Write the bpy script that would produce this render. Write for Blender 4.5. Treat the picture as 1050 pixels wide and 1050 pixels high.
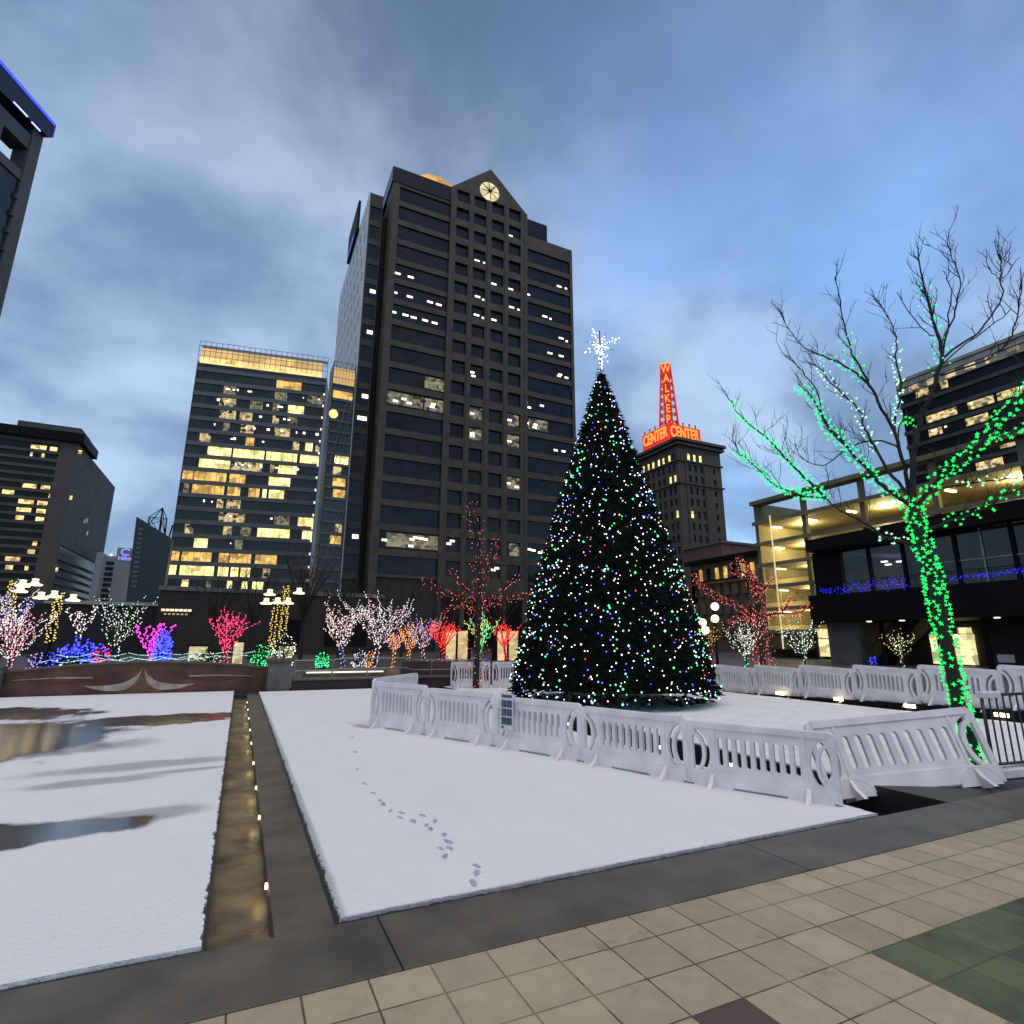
import bpy, math, random
from math import sin, cos, pi, radians, sqrt, atan2, hypot
from mathutils import Vector, Matrix
from mathutils.geometry import tessellate_polygon
for o in list(bpy.data.objects): bpy.data.objects.remove(o)
SC = bpy.context.scene
COL = SC.collection
# ------------------------------------------------------------------ camera
YAW, PITCH, ROLL = radians(25.366), radians(13.189), radians(0.3175)
h = Vector((sin(YAW), cos(YAW), 0)); r = Vector((cos(YAW), -sin(YAW), 0)); u = Vector((0, 0, 1))
fw = h*cos(PITCH)+u*sin(PITCH); up = -h*sin(PITCH)+u*cos(PITCH)
r2 = r*cos(ROLL)+up*sin(ROLL); up2 = -r*sin(ROLL)+up*cos(ROLL)
cd = bpy.data.cameras.new('camera'); cam = bpy.data.objects.new('camera', cd); COL.objects.link(cam)
m = Matrix((r2, up2, -fw)).transposed().to_4x4(); m.translation = Vector((0, 0, 1.6)); cam.matrix_world = m
cd.sensor_fit = 'HORIZONTAL'; cd.sensor_width = 36; cd.lens = 569.9/1050*36; cd.clip_start = 0.05; cd.clip_end = 4000
SC.camera = cam
# ------------------------------------------------------------------ sky, sun, exposure
SUN_EL, SUN_AZ = radians(76), radians(200)
SC.view_settings.view_transform = 'Standard'; SC.view_settings.look = 'None'
SC.view_settings.exposure = 0.0; SC.view_settings.gamma = 1.0
SC.cycles.use_denoising = True
SC.cycles.sample_clamp_indirect = 3.0
SC.cycles.max_bounces = 6; SC.cycles.transparent_max_bounces = 12
SC.cycles.caustics_reflective = False; SC.cycles.caustics_refractive = False
W = bpy.data.worlds.new('World'); SC.world = W; W.use_nodes = True
nt = W.node_tree; N = nt.nodes; K = nt.links; N.clear()
def nn(t, **k):
    q = N.new(t)
    for a, b in k.items(): setattr(q, a, b)
    return q
wo = nn('ShaderNodeOutputWorld'); bg = nn('ShaderNodeBackground'); bg.inputs['Strength'].default_value = 0.15
sky = nn('ShaderNodeTexSky', sky_type='NISHITA', sun_disc=False, sun_elevation=SUN_EL, sun_rotation=SUN_AZ, air_density=1.0, dust_density=0.6, ozone_density=3.0)
tint = nn('ShaderNodeMix', data_type='RGBA', blend_type='MULTIPLY'); tint.inputs[0].default_value = 1.0
tint.inputs[7].default_value = SKY_TINT = (1.72, 1.96, 2.1, 1)
K.new(sky.outputs[0], tint.inputs[6])
tc = nn('ShaderNodeTexCoord'); sep = nn('ShaderNodeSeparateXYZ'); K.new(tc.outputs['Generated'], sep.inputs[0])
def mth(op, a, b=None, c=None):
    q = nn('ShaderNodeMath', operation=op)
    for i, v in enumerate((a, b, c)):
        if v is None: continue
        if isinstance(v, (int, float)): q.inputs[i].default_value = v
        else: K.new(v, q.inputs[i])
    return q.outputs[0]
zz = mth('ADD', mth('MAXIMUM', sep.outputs[2], 0.0), 0.42)
cx = mth('DIVIDE', sep.outputs[0], zz); cy = mth('DIVIDE', sep.outputs[1], zz)
cmb = nn('ShaderNodeCombineXYZ'); K.new(cx, cmb.inputs[0]); K.new(cy, cmb.inputs[1])
def noise(scale, detail, rough, off, dist=0.0):
    mp = nn('ShaderNodeMapping'); mp.inputs['Location'].default_value = off; K.new(cmb.outputs[0], mp.inputs[0])
    q = nn('ShaderNodeTexNoise'); q.inputs['Scale'].default_value = scale; q.inputs['Detail'].default_value = detail
    q.inputs['Roughness'].default_value = rough; q.inputs['Distortion'].default_value = dist
    K.new(mp.outputs[0], q.inputs['Vector']); return q.outputs[0]
def ramp(src, a, b, c0=0.0, c1=1.0):
    q = nn('ShaderNodeMapRange', interpolation_type='SMOOTHSTEP'); K.new(src, q.inputs[0])
    q.inputs[1].default_value = a; q.inputs[2].default_value = b; q.inputs[3].default_value = c0; q.inputs[4].default_value = c1
    return q.outputs[0]
# cloud cover is heavier in the west (low X) and thins towards the east
west = ramp(mth('ADD', cx, mth('MULTIPLY', cy, -0.15)), -0.9, 1.0, 0.34, 0.02)
low = ramp(sep.outputs[2], 0.25, 0.75, 0.16, 0.0)
cov = ramp(mth('ADD', mth('ADD', noise(1.9, 6, 0.50, (3.1, 1.7, 0.4), 0.15), west), low), 0.30, 0.80)
shade = ramp(noise(2.5, 7, 0.52, (7.4, 2.2, 1.3), 0.2), 0.34, 0.66)
ccol = nn('ShaderNodeMix', data_type='RGBA'); K.new(shade, ccol.inputs[0])
ccol.inputs[6].default_value = CL_DARK = (1.1, 1.62, 2.55, 1); ccol.inputs[7].default_value = CL_LIGHT = (3.5, 4.4, 5.7, 1)
mx = nn('ShaderNodeMix', data_type='RGBA'); K.new(mth('MULTIPLY', cov, 0.85), mx.inputs[0]); K.new(tint.outputs[2], mx.inputs[6]); K.new(ccol.outputs[2], mx.inputs[7])
dz = nn('ShaderNodeMix', data_type='RGBA', blend_type='MULTIPLY'); dz.inputs[0].default_value = 1.0; K.new(mx.outputs[2], dz.inputs[6])
zv = ramp(sep.outputs[2], 0.5, 0.98, 1.0, 0.52); gc_ = nn('ShaderNodeCombineColor'); [K.new(zv, gc_.inputs[i]) for i in range(3)]; K.new(gc_.outputs[0], dz.inputs[7])
K.new(dz.outputs[2], bg.inputs[0]); K.new(bg.outputs[0], wo.inputs[0])
sl = bpy.data.lights.new('sun', 'SUN'); sl.energy = 1.5; sl.angle = radians(60); sl.color = (1.0, 0.83, 0.63)
so = bpy.data.objects.new('sun', sl); COL.objects.link(so)
sv = Vector((sin(SUN_AZ)*cos(SUN_EL), cos(SUN_AZ)*cos(SUN_EL), sin(SUN_EL)))
so.rotation_euler = sv.to_track_quat('Z', 'Y').to_euler(); so.location = sv*60

# ------------------------------------------------------------------ helpers
RNG = random.Random(7)
MATS = {}
def mat(name, col, rough=0.7, metal=0.0, var=0.25, scale=3.0, bump=0.0, bscale=30.0, spec=0.5, emit=None, es=0.0, samp=None, detail=5):
    if name in MATS: return MATS[name]
    M = bpy.data.materials.new(name); M.use_nodes = True; t = M.node_tree; b = t.nodes['Principled BSDF']
    b.inputs['Roughness'].default_value = rough; b.inputs['Metallic'].default_value = metal
    b.inputs['Specular IOR Level'].default_value = spec
    tcn = t.nodes.new('ShaderNodeTexCoord')
    if var > 0:
        no = t.nodes.new('ShaderNodeTexNoise'); no.inputs['Scale'].default_value = scale; no.inputs['Detail'].default_value = detail
        t.links.new(tcn.outputs['Object'], no.inputs['Vector'])
        cr = t.nodes.new('ShaderNodeMix'); cr.data_type = 'RGBA'
        cr.inputs[6].default_value = tuple(c*(1-var) for c in col)+(1,)
        cr.inputs[7].default_value = tuple(min(1, c*(1+var)) for c in col)+(1,)
        mr = t.nodes.new('ShaderNodeMapRange'); mr.inputs[1].default_value = 0.3; mr.inputs[2].default_value = 0.7
        t.links.new(no.outputs[0], mr.inputs[0]); t.links.new(mr.outputs[0], cr.inputs[0]); t.links.new(cr.outputs[2], b.inputs['Base Color'])
    else: b.inputs['Base Color'].default_value = tuple(col)+(1,)
    if bump > 0:
        n2 = t.nodes.new('ShaderNodeTexNoise'); n2.inputs['Scale'].default_value = bscale; n2.inputs['Detail'].default_value = 6
        t.links.new(tcn.outputs['Object'], n2.inputs['Vector'])
        bp = t.nodes.new('ShaderNodeBump'); bp.inputs['Strength'].default_value = bump; bp.inputs['Distance'].default_value = 0.02
        t.links.new(n2.outputs[0], bp.inputs['Height']); t.links.new(bp.outputs[0], b.inputs['Normal'])
    if emit:
        b.inputs['Emission Color'].default_value = tuple(emit)+(1,); b.inputs['Emission Strength'].default_value = es
    if samp: M.cycles.emission_sampling = samp
    MATS[name] = M; return M
def glow(name, col, es, samp='NONE'):
    return mat(name, (0.02, 0.02, 0.02), 0.6, var=0, emit=col, es=es, samp=samp)
def room(name, col, es, scale=0.6, lo=0.25):
    """lit room behind glass: uneven warm emission with furniture / blind sized patches"""
    if name in MATS: return MATS[name]
    M = glow(name, col, es); t = M.node_tree; b = t.nodes['Principled BSDF']
    b.inputs['Roughness'].default_value = 0.15
    tcn = t.nodes.new('ShaderNodeTexCoord'); mp = t.nodes.new('ShaderNodeMapping'); mp.inputs['Scale'].default_value = (1, 1, 1.3)
    t.links.new(tcn.outputs['Object'], mp.inputs[0])
    v = t.nodes.new('ShaderNodeTexVoronoi'); v.inputs['Scale'].default_value = scale; v.distance = 'CHEBYCHEV'; t.links.new(mp.outputs[0], v.inputs['Vector'])
    no = t.nodes.new('ShaderNodeTexNoise'); no.inputs['Scale'].default_value = scale*1.3; no.inputs['Detail'].default_value = 4; t.links.new(mp.outputs[0], no.inputs['Vector'])
    sp = t.nodes.new('ShaderNodeSeparateColor'); t.links.new(v.outputs['Color'], sp.inputs[0])
    ad = t.nodes.new('ShaderNodeMath'); ad.operation = 'MULTIPLY'; t.links.new(sp.outputs[0], ad.inputs[0]); t.links.new(no.outputs[0], ad.inputs[1])
    mr = t.nodes.new('ShaderNodeMapRange'); mr.inputs[1].default_value = 0.05; mr.inputs[2].default_value = 0.42; mr.inputs[3].default_value = lo*es; mr.inputs[4].default_value = es
    t.links.new(ad.outputs[0], mr.inputs[0]); t.links.new(mr.outputs[0], b.inputs['Emission Strength'])
    return M

WORLD = {}
def tag(o, label=None, cat=None, group=None, kind=None):
    if label: o['label'] = label
    if cat: o['category'] = cat
    if group: o['group'] = group
    if kind: o['kind'] = kind
    return o
def thing(name, label, cat, loc=(0, 0, 0), rz=0.0, group=None):
    o = bpy.data.objects.new(name, None); COL.objects.link(o); o.empty_display_size = 0.3
    o.location = loc; o.rotation_euler = (0, 0, rz); WORLD[o.name] = Vector(loc)
    return tag(o, label, cat, group)
class MB:
    def __init__(s): s.v = []; s.f = []; s.mi = []
    def add(s, vs, fs, mi=0):
        b = len(s.v); s.v += [Vector(q) for q in vs]; s.f += [tuple(i+b for i in f) for f in fs]; s.mi += [mi]*len(fs); return s
    def box(s, x0, x1, y0, y1, z0, z1, mi=0):
        return s.add([(x0, y0, z0), (x1, y0, z0), (x1, y1, z0), (x0, y1, z0), (x0, y0, z1), (x1, y0, z1), (x1, y1, z1), (x0, y1, z1)],
                     [(0, 3, 2, 1), (4, 5, 6, 7), (0, 1, 5, 4), (1, 2, 6, 5), (2, 3, 7, 6), (3, 0, 4, 7)], mi)
    def prism(s, poly, d0, d1, plane='xz', mi=0, holes=()):
        """poly: 2-D outline, extruded from d0 to d1 along the remaining axis"""
        def P(a, b, d): return (a, d, b) if plane == 'xz' else ((d, a, b) if plane == 'yz' else (a, b, d))
        loops = [list(poly)]+[list(q) for q in holes]
        flat = [p for l in loops for p in l]; n = len(flat)
        tris = tessellate_polygon([[Vector((a, b, 0)) for a, b in l] for l in loops])
        vs = [P(a, b, d0) for a, b in flat]+[P(a, b, d1) for a, b in flat]; fs = []
        for t in tris: fs.append(tuple(t)); fs.append(tuple(i+n for i in reversed(t)))
        k = 0
        for l in loops:
            L = len(l)
            for i in range(L):
                j = (i+1) % L; fs.append((k+i, k+j, k+j+n, k+i+n))
            k += L
        return s.add(vs, fs, mi)
    def tube(s, pts, r0, r1=None, n=6, mi=0, cap=True):
        pts = [Vector(p) for p in pts]; r1 = r0 if r1 is None else r1; m_ = len(pts)
        vs = []; ref = None
        for i, p in enumerate(pts):
            d = (pts[min(i+1, m_-1)]-pts[max(i-1, 0)])
            d = d.normalized() if d.length > 1e-9 else Vector((0, 0, 1))
            if ref is None: ref = Vector((1, 0, 0)) if abs(d.x) < 0.8 else Vector((0, 1, 0))
            a = (ref-d*ref.dot(d)).normalized(); b = d.cross(a); ref = a
            rr = r0+(r1-r0)*i/max(1, m_-1)
            for k in range(n): vs.append(p+a*cos(2*pi*k/n)*rr+b*sin(2*pi*k/n)*rr)
        fs = [(i*n+k, i*n+(k+1) % n, (i+1)*n+(k+1) % n, (i+1)*n+k) for i in range(m_-1) for k in range(n)]
        if cap: fs += [tuple(range(n-1, -1, -1)), tuple((m_-1)*n+k for k in range(n))]
        return s.add(vs, fs, mi)
    def octa(s, p, a, mi=0, b=None, c=None):
        x, y, z = p; b = a if b is None else b; c = a if c is None else c
        return s.add([(x+a, y, z), (x-a, y, z), (x, y+b, z), (x, y-b, z), (x, y, z+c), (x, y, z-c)],
                     [(0, 2, 4), (2, 1, 4), (1, 3, 4), (3, 0, 4), (2, 0, 5), (1, 2, 5), (3, 1, 5), (0, 3, 5)], mi)
    def star(s, p, R, rng, mi=0):
        q = rng.random()*pi; ax = Vector((rng.uniform(-1, 1), rng.uniform(-1, 1), rng.uniform(-1, 1))).normalized()
        rot = Matrix.Rotation(q, 3, ax); w = R*0.30
        for sc in ((R, w, w), (w, R, w), (w, w, R)):
            vs = [(sc[0], 0, 0), (-sc[0], 0, 0), (0, sc[1], 0), (0, -sc[1], 0), (0, 0, sc[2]), (0, 0, -sc[2])]
            s.add([rot @ Vector(v)+Vector(p) for v in vs], [(0, 2, 4), (2, 1, 4), (1, 3, 4), (3, 0, 4), (2, 0, 5), (1, 2, 5), (3, 1, 5), (0, 3, 5)], mi)
        return s
    def ball(s, p, R, n=8, mz=5, mi=0, sz=1.0):
        vs = [(p[0], p[1], p[2]+R*sz)]
        for i in range(1, mz):
            t = pi*i/mz
            for k in range(n): vs.append((p[0]+R*sin(t)*cos(2*pi*k/n), p[1]+R*sin(t)*sin(2*pi*k/n), p[2]+R*cos(t)*sz))
        vs.append((p[0], p[1], p[2]-R*sz)); e = len(vs)-1
        fs = [(0, 1+k, 1+(k+1) % n) for k in range(n)]
        for i in range(mz-2): fs += [(1+i*n+k, 1+(i+1)*n+k, 1+(i+1)*n+(k+1) % n, 1+i*n+(k+1) % n) for k in range(n)]
        fs += [(e, 1+(mz-2)*n+(k+1) % n, 1+(mz-2)*n+k) for k in range(n)]
        return s.add(vs, fs, mi)
    def lathe(s, prof, c=(0, 0), n=16, mi=0):
        vs = []; m_ = len(prof)
        for rr, z in prof:
            for k in range(n): vs.append((c[0]+rr*cos(2*pi*k/n), c[1]+rr*sin(2*pi*k/n), z))
        fs = [(i*n+k, i*n+(k+1) % n, (i+1)*n+(k+1) % n, (i+1)*n+k) for i in range(m_-1) for k in range(n)]
        fs += [tuple(range(n-1, -1, -1)), tuple((m_-1)*n+k for k in range(n))]
        return s.add(vs, fs, mi)
    def xf(s, M):
        s.v = [M @ q for q in s.v]; return s
    def build(s, name, mats, parent=None, local=False, smooth=False, bevel=0.0):
        """vertices are world coordinates unless local=True (then they are the parent's)"""
        me = bpy.data.meshes.new(name); off = Vector((0, 0, 0))
        if parent is not None and not local: off = WORLD[parent.name]
        me.from_pydata([tuple(q-off) for q in s.v], [], s.f)
        if not isinstance(mats, (list, tuple)): mats = [mats]
        for q in mats: me.materials.append(q)
        if len(mats) > 1: me.polygons.foreach_set('material_index', s.mi)
        if smooth: me.polygons.foreach_set('use_smooth', [True]*len(me.polygons))
        me.update()
        o = bpy.data.objects.new(name, me); COL.objects.link(o)
        WORLD[o.name] = off
        if parent is not None: o.parent = parent
        if name.endswith('light_string'): o['kind'] = 'stuff'
        if bevel > 0:
            b = o.modifiers.new('bevel', 'BEVEL'); b.width = bevel; b.segments = 2; b.limit_method = 'ANGLE'; b.angle_limit = radians(40)
        return o
def copy_tree(o, parent=None):
    c = o.copy(); COL.objects.link(c); c.parent = parent
    for ch in list(o.children): copy_tree(ch, c)
    return c
def emit_parts(name, items, mt, parent, cam=Vector((0, 0, 1.6)), cap=100):
    """items: list of MB (one part each); past the cap the ones that show least become one mass"""
    def key(mb):
        lo = [min(v[i] for v in mb.v) for i in range(3)]; hi = [max(v[i] for v in mb.v) for i in range(3)]
        c = Vector([(a+b)/2 for a, b in zip(lo, hi)]); d = sorted([b-a for a, b in zip(lo, hi)])
        return -d[1]*d[2]/max(1, (c-cam).length_squared)
    if len(items) > cap: items = sorted(items, key=key)
    for mb in items[:cap]: mb.build(name, mt, parent)
    if len(items) > cap:
        big = MB()
        for mb in items[cap:]: big.add(mb.v, mb.f)
        tag(big.build(name, mt, parent), kind='stuff')
def text_mesh(body, size, depth=0.05):
    cu = bpy.data.curves.new('lettering', 'FONT'); cu.body = body; cu.size = size; cu.extrude = depth; cu.align_x = 'CENTER'; cu.align_y = 'CENTER'; cu.offset = size*0.012
    o = bpy.data.objects.new('lettering', cu); COL.objects.link(o); bpy.context.view_layer.update()
    me = bpy.data.meshes.new_from_object(o.evaluated_get(bpy.context.evaluated_depsgraph_get()))
    vs = [v.co.copy() for v in me.vertices]; fs = [tuple(p.vertices) for p in me.polygons]
    bpy.data.objects.remove(o); bpy.data.curves.remove(cu); bpy.data.meshes.remove(me)
    mb = MB(); mb.add(vs, fs); return mb
def UP(origin, right):
    """matrix: text x -> right, text y -> up (world z), text z -> out of the wall"""
    R = Vector(right).normalized(); Z = Vector((0, 0, 1)); n = R.cross(Z)
    M = Matrix((R, Z, n)).transposed().to_4x4(); M.translation = Vector(origin); return M
# ------------------------------------------------------------------ measured positions (metres)
GREEN_LIMBS = [(0.115, 0, 1, [(8.77, 4.4, -0.0), (8.75, 4.43, 0.28), (8.73, 4.47, 0.79), (8.72, 4.5, 1.48), (8.71, 4.52, 2.14), (8.7, 4.54, 2.76), (8.67, 4.59, 3.19), (8.66, 4.6, 3.52)]), (0.06, 0, 1, [(8.66, 4.61, 3.55), (8.5, 4.77, 3.78), (8.38, 4.87, 3.97), (8.27, 4.94, 4.16), (8.16, 5.0, 4.34), (8.03, 5.13, 4.65), (7.91, 5.21, 4.85), (7.8, 5.28, 5.26), (7.7, 5.34, 5.48), (7.59, 5.41, 5.62)]), (0.055, 0.1, 0.45, [(8.64, 4.65, 2.98), (8.46, 4.79, 3.09), (8.3, 4.88, 3.13), (8.12, 5.02, 3.35), (7.91, 5.2, 3.55), (7.75, 5.31, 3.74)]), (0.035, 0, 1, [(7.75, 5.31, 3.74), (7.6, 5.44, 4.03), (7.48, 5.54, 4.24), (7.35, 5.63, 4.45), (7.23, 5.71, 4.68), (7.04, 5.92, 5.0), (6.9, 6.05, 5.29), (6.82, 6.06, 5.46)]), (0.03, 0, 0.85, [(7.75, 5.31, 3.74), (7.72, 5.62, 3.86), (7.67, 5.98, 4.05), (7.7, 6.18, 4.22), (7.65, 6.54, 4.7), (7.67, 6.77, 4.93), (7.73, 6.92, 5.31)]), (0.075, 0.5, 0.85, [(8.66, 4.6, 3.52), (8.72, 4.55, 4.14), (8.77, 4.5, 4.51), (8.86, 4.38, 4.95), (8.96, 4.23, 5.3), (9.04, 4.14, 5.63), (9.09, 4.09, 5.87), (9.11, 4.11, 6.18), (9.12, 4.15, 6.47), (9.13, 4.17, 6.83), (9.15, 4.19, 7.05), (9.17, 4.2, 7.53), (9.2, 4.21, 7.76)]), (0.025, 0, 0, [(9.23, 4.15, 5.94), (9.3, 4.1, 6.21), (9.4, 4.0, 6.52), (9.47, 3.95, 6.79), (9.55, 3.89, 7.05), (9.59, 3.91, 7.41), (9.61, 3.96, 7.68), (9.66, 3.96, 8.1)]), (0.02, 0, 0, [(9.14, 4.09, 5.95), (9.14, 4.0, 6.21), (9.15, 3.91, 6.56), (9.13, 3.85, 6.77), (9.09, 3.85, 7.0), (9.04, 3.85, 7.11)]), (0.03, 0, 0, [(9.13, 4.12, 5.8), (9.36, 3.97, 6.01), (9.58, 3.85, 6.17), (9.81, 3.71, 6.46), (10.03, 3.6, 6.81), (10.17, 3.64, 7.19), (10.33, 3.64, 7.53), (10.49, 3.64, 7.81)]), (0.012, 0, 0, [(10.16, 3.64, 7.18), (10.12, 3.7, 7.32), (10.11, 3.72, 7.56), (10.12, 3.71, 7.75)]), (0.012, 0, 0, [(10.16, 3.64, 7.18), (10.34, 3.59, 7.32), (10.57, 3.49, 7.62)]), (0.018, 0, 0, [(9.13, 4.11, 5.73), (9.02, 3.75, 5.84), (8.93, 3.33, 5.93), (8.75, 3.09, 5.92)]), (0.028, 0, 0, [(9.11, 4.17, 5.54), (9.28, 3.98, 5.61), (9.48, 3.73, 5.68), (9.67, 3.53, 5.92), (9.79, 3.44, 6.21), (9.91, 3.37, 6.57), (10.0, 3.34, 6.89), (10.1, 3.3, 7.05)]), (0.015, 0, 0, [(9.1, 4.17, 6.2), (8.86, 4.22, 6.32), (8.62, 4.24, 6.65), (8.41, 4.21, 6.79)]), (0.045, 0.3, 0.95, [(8.64, 4.66, 3.68), (8.7, 4.72, 3.87), (8.71, 4.91, 4.21), (8.75, 5.04, 4.56), (8.8, 5.14, 4.83), (8.85, 5.24, 5.02), (8.92, 5.3, 5.33), (8.94, 5.47, 5.65), (8.91, 5.72, 6.04), (8.93, 5.87, 6.38), (8.93, 6.09, 6.64)]), (0.05, 0.55, 0.75, [(8.74, 4.67, 3.75), (8.69, 4.64, 4.09), (8.64, 4.63, 4.29), (8.57, 4.65, 4.73), (8.47, 4.72, 5.1), (8.39, 4.77, 5.43), (8.32, 4.79, 5.62), (8.24, 4.81, 5.78), (8.16, 4.87, 6.18), (8.09, 4.88, 6.66), (8.04, 4.85, 7.04), (7.98, 4.85, 7.32)]), (0.03, 0.05, 0.45, [(8.36, 4.76, 5.45), (8.39, 4.97, 5.78), (8.39, 5.23, 6.11), (8.36, 5.54, 6.4), (8.36, 5.8, 6.7), (8.38, 6.02, 7.13), (8.42, 6.2, 7.69)]), (0.03, 0.0, 0.6, [(8.8, 4.77, 4.81), (8.93, 4.75, 5.19), (9.06, 4.7, 5.61), (9.14, 4.77, 6.05), (9.26, 4.76, 6.46), (9.33, 4.83, 6.79), (9.39, 4.95, 7.19), (9.43, 5.09, 7.53)]), (0.06, 0, 1, [(8.66, 4.6, 3.52), (8.73, 4.33, 3.83), (8.78, 4.11, 4.02), (8.87, 3.82, 4.23), (8.9, 3.62, 4.45), (8.95, 3.39, 4.67), (8.96, 3.24, 4.81), (9.04, 2.97, 5.01)]), (0.03, 0.2, 1, [(8.74, 4.44, 3.74), (8.99, 4.32, 3.81), (9.27, 4.1, 3.87), (9.55, 3.91, 3.91), (9.81, 3.74, 3.92), (10.09, 3.54, 4.07)]), (0.04, 0.2, 1, [(8.66, 4.6, 3.09), (8.85, 4.38, 3.28), (9.07, 4.09, 3.38), (9.22, 3.93, 3.48), (9.37, 3.78, 3.64), (9.52, 3.64, 3.71), (9.72, 3.38, 3.81)]), (0.025, 0.2, 1, [(8.86, 3.77, 4.26), (9.16, 3.69, 4.37), (9.48, 3.58, 4.5), (9.84, 3.38, 4.75)]), (0.025, 0, 0.0, [(8.73, 4.69, 4.49), (8.77, 4.95, 4.71), (8.75, 5.32, 4.78), (8.71, 5.73, 4.65), (8.75, 5.99, 4.59), (8.74, 6.34, 4.84), (8.83, 6.5, 5.18)]), (0.02, 0, 0.0, [(8.05, 5.15, 4.66), (7.87, 5.25, 5.01), (7.75, 5.22, 5.44), (7.59, 5.27, 5.71), (7.44, 5.3, 5.91), (7.27, 5.36, 6.02)]), (0.02, 0.3, 0.9, [(8.73, 4.7, 4.68), (8.91, 4.7, 4.97), (9.11, 4.69, 5.0), (9.27, 4.74, 4.8)])]
GREEN_BASE = (8.77, 4.4, 0.0)
RED_BACK_LIMBS = [(0.12, 0, 1, [(7.69, 19.11, -0.0), (7.7, 19.11, 1.2), (7.71, 19.1, 2.23), (7.73, 19.09, 2.86)]), (0.09, 0, 1, [(7.73, 19.09, 2.86), (7.77, 19.14, 3.65), (7.75, 19.22, 4.56), (7.69, 19.31, 5.5), (7.56, 19.42, 6.27), (7.43, 19.54, 6.82)]), (0.05, 0, 1, [(7.7, 19.11, 2.79), (6.99, 19.26, 3.16), (6.35, 19.38, 3.39), (5.92, 19.42, 3.62), (5.62, 19.41, 3.81)]), (0.05, 0, 1, [(7.74, 19.09, 2.72), (8.23, 19.0, 2.94), (8.84, 18.86, 3.17), (9.33, 18.78, 3.29), (9.78, 18.7, 3.52)]), (0.05, 0, 0.7, [(7.72, 19.1, 3.64), (8.0, 19.04, 4.19), (8.28, 18.98, 4.94), (8.46, 18.96, 5.7), (8.75, 18.9, 6.29)]), (0.04, 0, 0.8, [(7.7, 19.11, 3.11), (7.22, 19.08, 3.44), (6.81, 19.03, 3.88), (6.41, 18.98, 4.44)]), (0.035, 0, 1, [(7.74, 19.09, 2.65), (7.45, 19.46, 2.87), (7.07, 19.87, 2.92), (6.78, 20.23, 2.68)]), (0.035, 0, 1, [(7.73, 19.09, 2.93), (8.22, 18.72, 3.21), (8.55, 18.41, 3.62), (8.97, 18.06, 3.96)])]
RED_BACK_BASE = (7.69, 19.11, 0.0)
RED_RIGHT_LIMBS = [(0.16, 0, 1, [(24.92, 21.63, 0.45), (24.89, 21.66, 1.6), (24.89, 21.67, 2.61), (24.89, 21.66, 3.23)]), (0.12, 0, 1, [(24.89, 21.67, 3.12), (24.95, 21.7, 3.9), (24.96, 21.77, 4.54), (24.85, 21.99, 5.14), (24.65, 22.31, 5.49), (24.31, 22.8, 5.68)]), (0.06, 0, 1, [(24.9, 21.66, 2.71), (24.45, 22.05, 3.23), (24.09, 22.34, 3.55), (23.62, 22.75, 3.92), (23.12, 23.2, 4.31), (22.68, 23.58, 4.91), (22.48, 23.69, 5.4)]), (0.06, 0, 1, [(24.94, 21.61, 2.92), (25.35, 21.26, 3.12), (25.79, 20.88, 3.17), (26.24, 20.47, 3.16), (26.65, 20.12, 3.36), (26.91, 19.95, 3.56)]), (0.05, 0, 1, [(25.63, 20.81, 3.16), (25.89, 20.67, 3.52), (26.15, 20.52, 4.03)]), (0.05, 0, 1, [(24.91, 21.65, 4.06), (24.99, 21.09, 4.54), (25.04, 20.58, 4.96)]), (0.05, 0, 1, [(24.9, 21.66, 4.37), (25.02, 21.87, 5.24), (24.97, 22.28, 5.94), (24.93, 22.69, 6.32)]), (0.05, 0, 1, [(24.89, 21.67, 2.61), (24.41, 21.86, 2.81), (23.93, 22.06, 2.91), (23.43, 22.29, 2.6)])]
RED_RIGHT_BASE = (24.94, 21.61, 0.0)
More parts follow.
